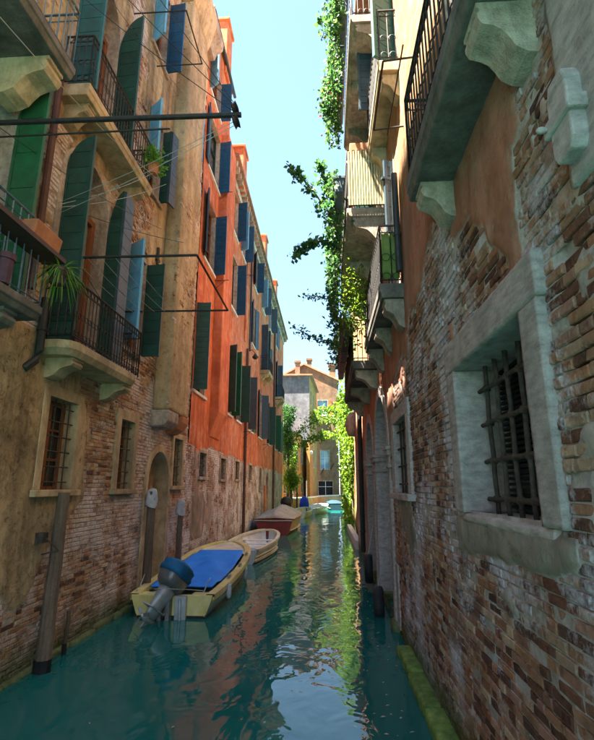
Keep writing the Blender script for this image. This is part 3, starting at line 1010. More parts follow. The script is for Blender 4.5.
# shutters
shutter(tan, XL, 1, 5.37, 1, .40, 4.7, 7.95, 88, 'green_paint', arch=.55, boards=True, bh=.52)
shutter(tan, XL, 1, 6.62, -1, .42, 4.62, 8.15, 92, 'dark_green_paint', arch=.5, boards=True, bh=.30)
shutter(tan, XL, 1, 8.18, 1, .28, 4.62, 8.15, 80, 'dark_green_paint', arch=.95, boards=True, bh=.30, fold=('slate_paint', 92, .42))
shutter(tan, XL, 1, 6.38, -1, .46, 8.85, 12.1, 92, 'teal_paint', arch=.4, boards=True, bh=.30)
shutter(tan, XL, 1, 7.88, 1, .46, 8.85, 12.1, 84, 'dark_green_paint', arch=.85, boards=True, bh=.30)
shutter(tan, XL, 1, 9.22, -1, .46, 5.4, 7.6, 122, 'pale_blue_sheen', boards=True, bh=.34)
shutter(tan, XL, 1, 10.23, 1, .43, 5.35, 7.6, 84, 'dark_green_paint', boards=True, bh=.30)
shutter(tan, XL, 1, 9.72, -1, .42, 9.5, 11.6, 128, 'pale_blue_sheen', boards=True, bh=.34)
shutter(tan, XL, 1, 10.63, 1, .22, 9.5, 11.6, 80, 'dark_green_paint', boards=True, bh=.30, fold=('slate_paint', 80, .30))
shutter(tan, XL, 1, 10.42, 1, .42, 13.3, 15.6, 84, 'blue_paint', boards=True, bh=.34)
shutter(tan, XL, 1, 9.48, -1, .44, 13.3, 15.6, 125, 'pale_blue_sheen', boards=True, bh=.34)
shutter(tan, XL, 1, 13.33, -1, .32, 12.7, 14.6, 118, 'pale_blue_sheen', bh=.3)
# balconies
balcony(tan, XL, 1, -3.42, 2.6, 5.3, 4.62, .17, (4.9, 3.2), .24, .42, 'dark_stone', ('blue_iron', 1.02), rings=False, step=.14)
balcony(tan, XL, 1, -3.66, 6.46, 9.05, 4.60, .22, (6.85, 8.72), .30, .30, 'tan_stone', ('iron', .92), clip=.22)
balcony(tan, XL, 1, -3.68, 6.15, 8.95, 8.78, .22, (6.45, 8.7), .24, .36, 'tan_stone', ('iron', .95))
balcony(tan, XL, 1, -3.4, 2.4, 5.3, 8.14, .19, (5.05,), .34, .55, 'dark_stone', ('blue_iron', .95), rings=False, step=.14, corbelmat='tan_stone')
# chimney breast that climbs the facade
ch = MB()
cy0, cy1 = 11.3, 13.0
for (za, zb, p0, p1, g0) in ((4.32, 16.9, .40, .40, 0),):
    pass
ch.prism_y([(XL - .02, 16.9), (XL + .40, 16.9), (XL + .62, 17.7), (XL + .62, 18.3), (XL - .02, 18.3)], cy0 - .1, cy1 + .1)
cb = rough_block('chimney_breast', XL - .03, XL + .40, cy0, cy1, 4.32, 16.88, .07, .09, 'tan_plaster', tan, 12, .04)
lay_bricks(cb, XL + .398, 1, cy0 + .04, cy1 - .04, 4.4, 10.5, [], lambda y, z: np.clip(.52 + (fbm(y * 1.3, z * .9, 77) - .5) * 2.2 + sstep(7.5, 10.5, z) * .25, 0, 1), 'left_bricks', 0, vis, .0, 33)
ch.build('chimney_flare', 'tan_plaster', cb, bevel=.05)
MB().prism_y([(XL - .02, 3.92), (XL + .30, 3.92), (XL + .43, 4.05), (XL + .43, 4.315), (XL - .02, 4.315)], cy0 - .06, cy0 + .75).build('corbel', 'stone', cb, bevel=.03)
MB().prism_y([(XL - .02, 3.86), (XL + .12, 3.88), (XL + .30, 3.98), (XL + .40, 4.15), (XL + .43, 4.315), (XL - .02, 4.315)], cy1 - .62, cy1 + .02).build('corbel', 'terracotta', cb, bevel=.03)
# cornice at the top of the facade
g = MB()
g.prism_y([(XL - .02, 17.9), (XL + .25, 17.9), (XL + .32, 18.1), (XL + .55, 18.3), (XL + .58, 18.6), (XL - .02, 18.6)], 12.9, 14.42)
g.build('cornice', 'stone', tan, bevel=.02)
downpipe(tan, XL, 1, 6.02, 5.2, 9.0, .055, 'pipe_brown')
downpipe(tan, XL, 1, 6.38, 4.1, 5.2, .06, 'pipe_dark', shoe=True)
# ragged stone footing at the water line
for k in range(9):
    y = 3.4 + k * .82
    rough_block('footing_stone', XL - .05, XL + .06 + random.uniform(-.02, .03), y, y + .80, -.3, .10 + random.uniform(-.05, .05), .06, .07, 'weedy_stone', tan, k, .04)
# small marks: two painted rings and an iron anchor on the wall
g = MB(); g.ring((XL + .035, 9.62, 8.72), .075, .012, (1, 0, 0.0), 16, 4); g.ring((XL + .035, 9.84, 8.62), .075, .012, (1, 0, 0), 16, 4)
g.build('wall_ring', 'white_stone', tan)
g = MB(); g.box(XL - .02, XL + .16, 8.66, 8.92, 7.20, 7.52); g.build('vent_box', 'rusty_iron', tan, bevel=.01)
g = MB(); g.box(XL, XL + .08, 10.75, 10.83, 7.9, 8.35); g.box(XL, XL + .07, 10.68, 10.92, 8.0, 8.07); g.build('wall_anchor', 'rusty_iron', tan)
g = MB(); g.box(XL, XL + .14, 6.99, 7.13, 1.72, 1.86); g.tube([(XL + .05, 7.05, 1.85), (XL + .20, 7.1, 1.72), (XL + .28, 7.2, 1.60), (XL + .05, 7.15, 1.55)], .012, 5); g.build('mooring_hook', 'rusty_iron', tan)

# ================================================================== LEFT: orange house
org = thing('house', (XL, 30.0, 0), 'long orange plaster house with blue shutters above a bare brick base', 'house')
O_TALL = 18.4
gw = [(15.85, 16.75, 2.83, 3.62, 0), (19.1, 20.1, 2.8, 3.62, 0), (22.2, 23.2, 2.85, 3.66, 0), (26.3, 27.2, 2.87, 3.66, 0), (30.4, 31.3, 2.3, 3.66, 0), (38.6, 39.6, 2.4, 3.5, 0)]
O_DOOR = (33.6, 34.9, .2, 3.5, 1.0)
f1 = [(14.62, 16.1, 5.5, 8.4, 0), (19.75, 20.85, 5.55, 8.45, 0), (22.0, 23.1, 5.55, 8.4, 0), (25.5, 27.0, 5.5, 8.35, 0), (29.3, 30.8, 5.5, 8.35, 0), (34.0, 35.2, 5.5, 8.3, 0), (38.4, 39.6, 5.5, 8.3, 0), (42.3, 43.3, 5.5, 8.3, 0)]
f2 = [(15.1, 16.6, 10.3, 12.75, 0), (19.75, 21.25, 10.4, 12.95, 0), (26.0, 27.2, 10.5, 12.95, 0), (30.2, 31.5, 9.85, 13.0, 0), (34.4, 35.6, 10.5, 12.9, 0), (39.6, 40.8, 9.85, 12.9, 0), (43, 44, 10.4, 12.8, 0)]
f3 = [(15.1, 16.8, 13.95, 16.3, 0), (19.5, 21.0, 14.1, 16.2, 0), (22.0, 23.2, 14.1, 16.2, 0), (26.4, 27.6, 14.2, 16.2, 0), (30.2, 31.5, 14.2, 16.2, 0), (34.5, 35.6, 14.2, 16.2, 0), (39, 40, 14.2, 16.2, 0)]
f4 = [(14.9, 16.5, 17.1, 18.9, 0)]


def org_field(y, z):
    nz = fbm(y * .6, z * .6, 41) - .5
    nf = fbm(y * 1.9, z * 1.9, 45, 5) - .5
    m = sstep(0, 1, (z - (3.72 + nz * .5 + nf * .3)) / .08)
    rem = sstep(.0, .16, fbm(y * .9, z * .5 + 3, 51) - .5 + nf * .4) * (z > .9) * .72
    return np.clip(np.maximum(m, rem) + nf * .22 * (1 - m), 0, 1)


relief_wall('wall', XL, 1, 14.46, 46.0, -.6, 16.9, .08, gw + f1 + f2 + f3 + [O_DOOR], org_field, 'orange_wall', org, thick=.02, rough=.006,
            extra=lambda y, z: (fbm(y * .35, z * .12, 61) - .5) * .10 * (z > 3.9))
relief_wall('attic_wall', XL, 1, 14.46, O_TALL, 16.9, 20.3, .1, f4, org_field, 'orange_wall', org, thick=.02)
far_s = lambda y, z: -y
lay_bricks(org, XL, 1, 14.47, 32.0, -.1, 3.8, gw + [O_DOOR], org_field, 'low_bricks', 0, far_s, .12, 9)
MB().box(-14, XL - .32, 14.46, 46.0, -.6, 16.85).build('body', 'orange_plaster', org)
MB().box(-14, XL - .3, 14.46, O_TALL, 16.85, 20.25).build('upper_block', 'orange_plaster', org)
MB().box(-12, XL + .02, O_TALL - .12, O_TALL, 16.9, 20.3).build('attic_side', 'orange_plaster', org)
MB().prism_y([(-14.2, 16.9), (XL + .50, 16.9), (XL + .50, 17.02), (-9, 19.3), (-14.2, 17.02)], O_TALL + .02, 46.2).build('roof', 'roof_tile', org)
MB().prism_y([(-14.2, 20.3), (XL + .18, 20.3), (XL + .18, 20.42), (-9, 22.2), (-14.2, 20.42)], 14.3, O_TALL + .1).build('attic_roof', 'roof_tile', org)
g = MB(); g.tube([(XL + .16, 14.4, 20.28), (XL + .16, O_TALL + .2, 20.22)], .07, 8); g.build('gutter', 'pipe_dark', org)
# dentil blocks under the eave
den = MB(); MB().prism_y([(XL, 16.35), (XL + .10, 16.35), (XL + .14, 16.5), (XL + .14, 16.56), (XL, 16.56)], O_TALL, 46).build('cornice', 'stone', org)
y = O_TALL + .25; proto = None
while y < 45.8:
    if proto is None:
        g = MB(); g.box(XL, XL + .38, y, y + .16, 16.60, 16.87); proto = g.build('dentil', 'stone', org, bevel=.015); y00 = y
    else:
        c = proto.copy(); COL.objects.link(c); c.location = (0, y - y00, 0)
    y += .46
# roof chimneys with flared pots
for (yy, zz, xx) in ((17.3, 20.2, -4.5), (20.6, 17.0, -4.25), (29.2, 17.0, -4.25), (36.4, 17.0, -4.3)):
    g = MB(); hh = 1.7 if zz < 18 else 2.4
    g.box(xx - .42, xx + .42, yy - .5, yy + .5, zz - .3, zz + hh); g.box(xx - .5, xx + .5, yy - .58, yy + .58, zz + hh, zz + hh + .14)
    c = g.build('chimney', 'orange_plaster', org, bevel=.02)
# ground-floor windows and door
for op in gw: make_window(org, XL, 1, op, 'stone', w=.10, proud=.03, depth=.24, wood=None, bars=(3, 5, .012))
d = surround(MB(), XL, 1, O_DOOR, .15, .03, .4).build('doorway', 'stone', org)
MB().box(XL - .42, XL - .38, 33.5, 35.0, .15, 3.6).build('door', 'dark_green_paint', d)
for i, op in enumerate(f1 + f2 + f3 + f4):
    make_window(org, XL, 1, op, 'stone', w=.07, proud=.022, depth=.24, rows=3, sillmat='white_stone', wood='brown_wood' if i % 3 else 'dark_green_paint')
# shutter leaves: (window, near-leaf colour/angle, far-leaf colour/angle)
plan = {f1[0]: (('dark_green_paint', 88), None), f1[1]: (('dark_green_paint', 100), ('green_paint', 82)), f1[2]: (('slate_paint', 165), ('dark_green_paint', 95)),
        f1[3]: (('slate_paint', 95), ('dark_green_paint', 172)), f1[4]: (('slate_paint', 170), ('slate_paint', 100)), f1[5]: (('dark_green_paint', 168), ('dark_green_paint', 90)), f1[6]: (('dark_green_paint', 170), ('green_paint', 90)), f1[7]: (('dark_green_paint', 170), ('dark_green_paint', 165)),
        f2[0]: (('slate_paint', 168), ('blue_paint', 88)), f2[1]: (('slate_paint', 160), ('blue_paint', 86)), f2[2]: (('slate_paint', 170), ('slate_paint', 160)), f2[3]: (('slate_paint', 100), ('dark_green_paint', 90)), f2[4]: (('slate_paint', 165), ('dark_green_paint', 168)), f2[5]: (('slate_paint', 170), ('slate_paint', 92)), f2[6]: (('slate_paint', 170), ('slate_paint', 165)),
        f3[0]: (('slate_paint', 166), ('blue_paint', 86)), f3[1]: (('slate_paint', 160), ('blue_paint', 90)), f3[2]: (('pale_blue_sheen', 120), ('blue_paint', 84)), f3[3]: (('slate_paint', 165), ('blue_paint', 88)), f3[4]: (('pale_blue_sheen', 130), ('slate_paint', 92)), f3[5]: (('pale_blue_sheen', 168), ('slate_paint', 95)), f3[6]: (('slate_paint', 170), ('slate_paint', 165)),
        f4[0]: (('pale_blue_sheen', 124), ('blue_paint', 86))}
for op, (a, b) in plan.items():
    y0, y1, z0, z1, _ = op; w = (y1 - y0) / 2
    w = min(w, .43)
    if a: shutter(org, XL, 1, y0 - .02, -1, w, z0, z1, a[1], a[0], bh=.17)
    if b: shutter(org, XL, 1, y1 + .02, 1, w, z0, z1, b[1], b[0], bh=.17)
balcony(org, XL, 1, XL + .62, 29.7, 32.0, 9.8, .2, (30.0, 31.7), .3, .45, 'tan_stone', ('iron', .95), rings=False, step=.16)
balcony(org, XL, 1, XL + .62, 39.1, 41.3, 9.8, .2, (39.4, 41.0), .3, .45, 'tan_stone', ('iron', .95), rings=False, step=.18)
# plastered chimney breasts with tapered feet
for (ya, yb, za) in ((17.0, 18.6, 4.25), (23.6, 24.0, 9.9)):
    g = MB(); p = .34 if yb - ya > 1 else .12
    g.prism_y([(XL - .02, za), (XL + .05, za), (XL + p, za + .9), (XL + p, 16.85), (XL - .02, 16.85)], ya, yb)
    g.build('chimney_breast', 'orange_plaster', org, bevel=.06)
downpipe(org, XL, 1, 24.2, .05, 9.6, .075, 'pipe_brown')
downpipe(org, XL, 1, 37.4, .4, 16.4, .075, 'pipe_brown')
downpipe(org, XL, 1, 25.0, 9.7, 16.4, .05, 'pipe_dark')
g = MB(); g.tube([(XL, 24.9, 9.65), (XL + .25, 24.9, 9.75), (XL + .42, 24.95, 9.55)], .02, 6); g.lathe([(.02, .2), (.17, 0), (.16, -.03), (.08, -.12)], (XL + .42, 24.95, 9.35), 12)
g.build('wall_lamp', 'iron', org)
for (yy, zz) in ((16.9, 10.2), (24.0, 5.2), (17.0, 14.1), (22.9, 13.2), (31.6, 5.2)):
    g = MB(); g.tube([(XL, yy, zz), (XL + .55, yy, zz + .02)], .014, 5); g.tube([(XL, yy, zz - .35), (XL + .4, yy, zz)], .010, 5); g.build('wall_bracket', 'iron', org)

# ================================================================== RIGHT: brick and plaster house
rgt = thing('house', (XR, 8.0, 0), 'old brick house with peeling pink plaster, heavy barred window and water gates', 'house')
R_W = (2.92, 4.5, 2.3, 3.57, 0); R_W2 = (7.45, 8.85, 2.4, 3.6, 0)
R_A1 = (9.75, 12.1, .15, 4.48, 1.0); R_A2 = (12.95, 14.85, .15, 4.3, 1.0)
R_U = [(8.7, 9.9, 7.8, 10.3, 1.0), (8.3, 9.5, 11.75, 14.0, 0), (7.4, 8.6, 5.6, 8.0, 0), (6.6, 7.7, 9.15, 11.4, 0), (2.7, 3.8, 5.6, 7.9, 0)]
R_OPS = [R_W, R_W2, R_A1, R_A2] + R_U


def rgt_field(y, z):
    nz = fbm(y * .8, z * .8, 71) - .5
    nf = fbm(y * 2.6, z * 2.6, 75, 5) - .5
    zb = np.interp(y, [0, 2.5, 2.9, 3.6, 4.6, 6, 7.5, 9, 9.6, 12, 21], [9, 6.5, 3.9, 4.25, 4.75, 4.95, 4.35, 4.1, 2.0, 1.2, 1.2])
    m = sstep(0, 1, (z - (zb + nz * 1.5)) / .3)
    patch = sstep(.12, .22, fbm(y * 1.1 + 3, z * 1.1, 79) - .5 + nf * .3) * (z > 1.3) * .75
    rub = sstep(0, 1, (2.55 - y) / .15) * .42 * (z < 6)
    patch = patch * (y > 2.5)
    below = sstep(0, 1, (2.28 - z) / .05) * sstep(0, 1, (z - 1.95 - nz * .5) / .1) * (y > 2.6) * (y < 4.9) * .8   # mortar skirt under the sill
    m = np.maximum(np.maximum(m, patch), np.maximum(rub, below))
    return np.clip(m + nf * .45, 0, 1)


def rgt_extra(y, z):
    k = sstep(0, 1, (2.52 - y) / .12) * (z < 6.5)
    lowp = (z < 3.7) * (fbm(y * 7, z * 7, 95, 4) - .5) * .022
    return k * (-.012 + (fbm(y * 5, z * 7, 91, 5) - .5) * .11) + lowp * (1 - k)


relief_wall('wall', XR, -1, .5, 21.0, -.6, 14.5, .04, R_OPS, rgt_field, 'right_wall', rgt, thick=.024, rough=.010, extra=rgt_extra)


def rvis(y, z):
    d = np.hypot(np.hypot(y, 1.25), z - 2.5)
    s_ = 1.25 / (y ** 2)                 # apparent brick length
    s_ = s_ / (1 + np.abs(z - 2.4) * .15)
    elev = (z - 2.5) / np.maximum(y, .3)
    return s_ - (y < 2.16) * 10 - (elev < -.82) * 10 - (elev > 1.1) * 10


lay_bricks(rgt, XR, -1, 1.2, 15.5, -.1, 5.6, R_OPS, rgt_field, 'right_bricks', 300, rvis, .14, 13)
MB().box(XR + .62, 12, -1.2, 21.0, -.6, 14.45).build('body', 'tan_plaster', rgt)
MB().prism_y([(XR - .35, 14.5), (12.2, 14.5), (6.5, 16.6), (XR - .35, 14.65)], .4, 21.2).build('roof', 'roof_tile', rgt)
MB().box(XR + .02, XR + .61, -1.2, .499, -.6, 14.4).build('near_wing', 'tan_plaster', rgt)
# end wall towards the garden
MB().box(XR + .02, XR + .6, 20.9, 20.99, -.6, 14.4).build('end_wall', 'tan_plaster', rgt)
# big barred window: separate stones
y0, y1, z0, z1, _ = R_W
rw = MB().box(XR + .44, XR + .50, y0 - .1, y1 + .1, z0 - .1, z1 + .1).build('window', 'glass', rgt, label='deep stone framed window closed by a thick rusty iron grille')
rough_block('jamb', XR - .045, XR + .44, y1, y1 + .27, z0 - .02, z1 - .002, .03, .016, 'grey_stone', rw, 3, .005)
rough_block('jamb', XR - .045, XR + .44, y0 - .27, y0, z0 - .02, z1 - .002, .03, .016, 'grey_stone', rw, 5, .005)
rough_block('lintel', XR - .05, XR + .44, y0 - .30, y1 + .29, z1, z1 + .29, .03, .016, 'grey_stone', rw, 7, .006)
rough_block('sill', XR - .03, XR + .44, y0 - .12, y1 + .10, z0 - .10, z0 - .022, .03, .018, 'grey_stone', rw, 9, .014)
xg = XR + .20
hz = [z0 + .10, z0 + .42, z0 + .75, z0 + 1.06]
for k in range(6):
    yy = y0 + .14 + k * .255
    pts = [(xg + random.uniform(-.006, .006), yy + random.uniform(-.008, .008), z0 - .03 + (z1 - z0 + .06) * i / 8) for i in range(9)]
    g = MB().tube(pts, .021, 8)
    for zz in hz: g.lathe([(.024, -.03), (.036, -.018), (.036, .018), (.024, .03)], (xg, yy, zz), 8)
    g.build('bar', 'rusty_iron', rw, smooth=True)
for zz in hz:
    pts = [(xg - .012 + random.uniform(-.004, .004), y0 - .04 + (y1 - y0 + .08) * i / 10, zz + random.uniform(-.006, .006)) for i in range(11)]
    MB().tube(pts, .020, 8).build('bar', 'rusty_iron', rw, smooth=True)
g = MB()
for k in range(26): g.box(XR + .36, XR + .40, y0, y1, z0 + .02 + k * .048, z0 + .044 + k * .048)
g.build('blind', 'dark_interior', rw)
make_window(rgt, XR, -1, R_W2, 'grey_stone', w=.26, proud=.04, depth=.40, wood=None, bars=(4, 4, .018), barmat='rusty_iron', wt=.22)
# water gates
for op in (R_A1, R_A2):
    d = surround(MB(), XR, -1, op, .24, .05, .55).build('water_gate', 'grey_stone', rgt, bevel=.014)
    a, b, c, e, _ = op
    MB().box(XR + .52, XR + .58, a - .1, b + .1, -.2, e + .1).build('door', 'dark_interior', d)
    for (s0, s1) in ((a - .27, a + .05), (b - .05, b + .27)):
        g = MB()
        for (za, zb, pr) in ((2.86, 2.93, .03), (3.10, 3.20, .04), (3.20, 3.27, .07)): g.box(XR - .05 - pr, XR + .50, s0 - pr, s1 + pr, za, zb)
        g.build('capital', 'grey_stone', d, bevel=.01)
        rough_block('pier_base', XR - .12, XR + .5, s0 - .04, s1 + .04, -.3, .16, .06, .06, 'weedy_stone', d, int(s0 * 10), .04)
MB().box(XR - .03, XR + .02, 9.15, 9.45, .1, 1.15).build('buttress', 'grey_stone', rgt, bevel=.02)
# upper openings
for op in R_U: make_window(rgt, XR, -1, op, 'stone', w=.12, proud=.03, depth=.3, rows=4)
# balconies over the canal
balcony(rgt, XR, -1, .86, 1.6, 4.42, 5.56, .24, (2.46, 4.2), .26, .38, 'dark_stone', ('iron', .98), corbelmat='stone')
balcony(rgt, XR, -1, .86, 7.0, 10.2, 5.58, .24, (7.2, 8.6, 10.0), .30, .48, 'dark_stone', ('iron', 1.0), corbelmat='stone')
balcony(rgt, XR, -1, .46, 8.35, 13.0, 7.76, .18, (8.52, 10.4, 12.8), .26, .52, 'stone', ('iron', 1.25), rings=False, step=.10)
balcony(rgt, XR, -1, .60, 7.72, 11.5, 11.7, .18, (7.9, 9.3, 10.8), .26, .45, 'stone', ('iron', 1.0))
balcony(rgt, XR, -1, .90, 6.3, 8.4, 9.08, .2, (6.5, 8.2), .24, .42, 'tan_stone', ('iron', 1.0))
balcony(rgt, XR, -1, .62, 11.0, 16.0, 5.4, .2, (11.3, 13.4, 15.7), .28, .45, 'dark_stone', ('iron', 1.0), rings=False, corbelmat='stone')
g = MB()
for k in range(15):
    x = .50 + k * .05; g.box(x, x + .034, 8.31, 8.325, 7.80, 9.0 + .03 * (k % 2))
g.box(.48, 1.22, 8.327, 8.345, 7.95, 8.0); g.box(.48, 1.22, 8.327, 8.345, 8.75, 8.8)
g.build('slat_screen', 'reed', rgt)
shutter(rgt, XR, -1, 8.28, -1, .45, 9.9, 11.3, 95, 'slate_paint', boards=True, bh=.16)
shutter(rgt, XR, -1, 6.55, -1, .45, 9.15, 11.4, 120, 'teal_paint', bh=.16)
shutter(rgt, XR, -1, 7.36, -1, .16, 5.6, 8.0, 110, 'slate_paint', bh=.3)
shutter(rgt, XR, -1, 9.95, 1, .5, 7.85, 10.2, 85, 'dark_green_paint', bh=.3)
downpipe(rgt, XR, -1, 6.85, 5.7, 7.4, .05, 'pipe_dark')
downpipe(rgt, XR, -1, 16.2, .5, 5.0, .08, 'pipe_dark')
# stone bracket with an iron stud, on its slab, next to the near balcony
rough_block('wall_slab', XR - .03, XR + .06, 1.50, 2.17, 3.92, 5.1, .04, .03, 'grey_stone', rgt, 71, .015, label='grey stone slab set in the wall behind the carved block')
g = MB(); g.prism_x([(1.98, 4.02), (2.11, 4.02), (2.14, 4.07), (2.14, 4.38), (2.11, 4.47), (1.98, 4.47), (1.95, 4.41), (1.95, 4.07)], XR - .105, XR - .02)
g.box(XR - .125, XR - .02, 1.92, 2.17, 4.20, 4.28)
sb = g.build('carved_block', 'grey_stone', rgt, bevel=.012)
MB().lathe([(.008, -.03), (.014, -.015), (.019, .006), (.016, .02), (.006, .03)], (0, 0, 0), 10, Matrix.Translation((XR - .145, 2.13, 4.24)) @ Matrix.Rotation(math.radians(-90), 4, 'Y')).build('stud', 'grey_stone', sb, smooth=True)
# corner column with carved head at the far end
g = MB(); g.lathe([(.26, 4.0), (.34, 4.2), (.40, 4.5), (.32, 4.8), (.2, 5.0)], (XR - .05, 20.6, .6), 10); g.build('corner_corbel', 'stone', rgt, smooth=True)
# algae-covered kerb stones along the foot of the wall
y = 2.2; k = 0
while y < 8.35:
    L = random.choice((.7, .85, .95, 1.05)); L = min(L, 8.4 - y)
    if L > .2: rough_block('kerb_stone', 1.04 + random.uniform(-.012, .012), XR + .03, y, y + L - .015, -.3, .12 + random.uniform(-.015, .02), .045, .05, 'algae_stone', rgt, int(y * 10), .035)
    y += L

# ================================================================== FAR END
def slab_wall(house, name, p, q, z0, z1, th, mat, ops=(), winmat='stone', glass='glass', shut=None, sill=True):
    """straight wall from plan point p to q (outside on the right-hand side of p->q), real openings"""
    p = Vector((*p, 0)); q = Vector((*q, 0))
    d = (q - p); L = d.length; d.normalize(); nr = Vector((d.y, -d.x, 0))
    cuts = axis_lines(0, L, 1e9, [c for o in ops for c in o[:2]]); zc = axis_lines(z0, z1, 1e9, [c for o in ops for c in o[2:4]])
    g = MB()
    for a, b in zip(cuts[:-1], cuts[1:]):
        for c, e in zip(zc[:-1], zc[1:]):
            m = ((a + b) / 2, (c + e) / 2)
            if any(o[0] < m[0] < o[1] and o[2] < m[1] < o[3] for o in ops): continue
            vs = [p + d * s_ + nr * t_ + Vector((0, 0, zz)) for zz in (c, e) for t_ in (0, -th) for s_ in (a, b)]
            g.add(vs, [(0, 1, 5, 4), (2, 6, 7, 3), (0, 2, 3, 1), (4, 5, 7, 6), (0, 4, 6, 2), (1, 3, 7, 5)])
    w = g.build(name, mat, house)
    up = Vector((0, 0, 1))
    for o in ops:
        a, b, c, e = o[:4]; mid = p + d * ((a + b) / 2)
        f = MB(); t_ = .09
        for (ca, cb, ha, hb) in ((a - t_, a + .01, c, e), (b - .01, b + t_, c, e), (a - t_, b + t_, e - .01, e + t_), (a - t_ - .04, b + t_ + .04, c - .12, c + .01)):
            f.obox(p + d * ((ca + cb) / 2) + nr * (.03 - .1) + up * ((ha + hb) / 2), d * ((cb - ca) / 2), nr * .10, up * ((hb - ha) / 2))
        wo = f.build('window', winmat, house)
        MB().obox(mid - nr * .2 + up * ((c + e) / 2), d * ((b - a) / 2 + .03), nr * .02, up * ((e - c) / 2 + .03)).build('pane', o[4] if len(o) > 4 else glass, wo)
        m_ = MB(); m_.obox(mid - nr * .15 + up * ((c + e) / 2), d * .035, nr * .025, up * ((e - c) / 2)); m_.obox(mid - nr * .152 + up * (c + (e - c) * .6), d * ((b - a) / 2), nr * .025, up * .03)
        m_.build('casement', 'white_gel', wo)
        if shut:
            for s_ in (-1, 1):
                MB().obox(mid + d * s_ * ((b - a) * .75 + .06) + nr * .055 + up * ((c + e) / 2), d * ((b - a) / 4), nr * .025, up * ((e - c) / 2)).build('shutter', shut, wo)
    return w


# yellow house: long ochre side along the bend, grey party wall towards us
yel = thing('house', (-3.5, 56, 0), 'ochre yellow house with a bare grey end wall at the bend', 'house')
ops = []
for k in range(5):
    s = .9 + k * 2.15
    ops += [(s, s + .8, 1.9, 3.6), (s, s + .8, 5.2, 7.3)]
slab_wall(yel, 'wing_wall', (-4.75, 50.6), (-2.15, 61.6), -.5, 8.6, .4, 'yellow_wall', ops)
MB().prism_x([(50.6, 8.6), (61.5, 8.6), (61.5, 9.0), (50.6, 9.0)], -8, -4.8).build('wing_roof', 'roof_tile', yel)
slab_wall(yel, 'end_wall', (-9.0, 58.0), (-2.0, 58.0), 8.0, 15.9, .4, 'grey_wall')
slab_wall(yel, 'side_wall', (-2.0, 58.01), (-1.35, 69.0), -.5, 15.9, .4, 'yellow_wall', [(1.5, 2.4, 12.6, 14.4), (5, 5.9, 12.6, 14.4), (1.5, 2.4, 9.2, 10.8), (5, 5.9, 9.2, 10.8), (8, 8.9, 9.2, 10.8), (5, 5.9, 5.0, 7.2), (8, 8.9, 5.0, 7.2)])
g = MB(); g.add([(-9.3, 57.6, 15.9), (-1.6, 57.6, 15.9), (-1.0, 69.2, 15.9), (-9.3, 69.2, 15.9), (-9.3, 57.6, 16.05), (-1.6, 57.6, 16.05), (-1.0, 69.2, 16.05), (-9.3, 69.2, 16.05), (-5.3, 62, 17.1), (-5.3, 67, 17.1)],
                [(0, 1, 2, 3), (0, 4, 5, 1), (1, 5, 6, 2), (2, 6, 7, 3), (3, 7, 4, 0), (4, 8, 5), (5, 8, 9, 6), (6, 9, 7), (7, 9, 8, 4)])
g.build('roof', 'roof_tile', yel)
MB().obox((-2.30, 58.6, 7.4), (.05, .25, 0), (.3, -.05, 0), (0, 0, .02)).build('lamp_arm', 'iron', yel)
MB().lathe([(.05, .2), (.28, .05), (.28, 0), (.22, -.25), (.05, -.3)], (-1.9, 58.3, 6.6), 10).build('street_light', 'white_gel', yel)
# brown gabled house closing the view
brn = thing('house', (0, 72, 0), 'brown brick gabled house with chimneys closing the end of the canal', 'house')
slab_wall(brn, 'wall', (-7.5, 70.0), (1.75, 70.0), -.5, 17.9, .5, 'brown_wall', [(6.35, 7.75, 12.7, 14.9, 'sky_glass'), (6.65, 7.85, 5.0, 7.6, 'sky_glass'), (6.3, 8.3, 1.4, 3.3, 'dark_interior'), (2.2, 3.2, 12.7, 14.6)], shut=None)
for xx in (-1.50, .62): MB().box(xx - .30, xx + .30, 69.90, 69.96, 12.7, 14.9).build('shutter', 'brown_wood', brn)
g = MB(); g.prism_y([(-7.9, 17.9), (-3.2, 20.3), (1.75, 17.9)], 69.99, 76); g.build('gable', 'brown_wall', brn)
g = MB(); g.prism_y([(-8.2, 17.8), (-3.2, 20.35), (2.0, 17.8), (2.0, 18.05), (-3.2, 20.65), (-8.2, 18.05)], 69.7, 80); g.build('roof', 'roof_tile', brn)
MB().box(1.25, 1.74, 70.01, 80, -.5, 17.85).build('side', 'brown_wall', brn)
slab_wall(brn, 'annex_wall', (1.9, 71.5), (6.5, 71.5), -.5, 15.2, .5, 'yellow_wall', [(.5, 1.2, 3.0, 4.8), (.5, 1.2, 7.0, 9.0)])
for (xx, yy, z0, h, w) in ((-4.1, 69.0, 16.4, 4.0, .35), (-2.4, 70.4, 19.9, 1.2, .35), (1.05, 70.6, 18.0, 2.2, .5)):
    g = MB(); g.box(xx - w, xx + w, yy - w, yy + w, z0, z0 + h); g.box(xx - w * 1.35, xx + w * 1.35, yy - w * 1.35, yy + w * 1.35, z0 + h, z0 + h + .3)
    g.build('chimney', 'brown_wall', brn)
for k, (xx, zz) in enumerate(((.55, 12.0), (.55, 4.9), (.3, 9.3), (-.9, 4.2))):  # dark diagonal bars standing in for shadows cast on the facade
    g = MB(); g.tube([(xx, 69.95, zz), (xx + .5, 69.9, zz + .9)], .06, 5); g.build('shadow_bar', 'iron', brn)

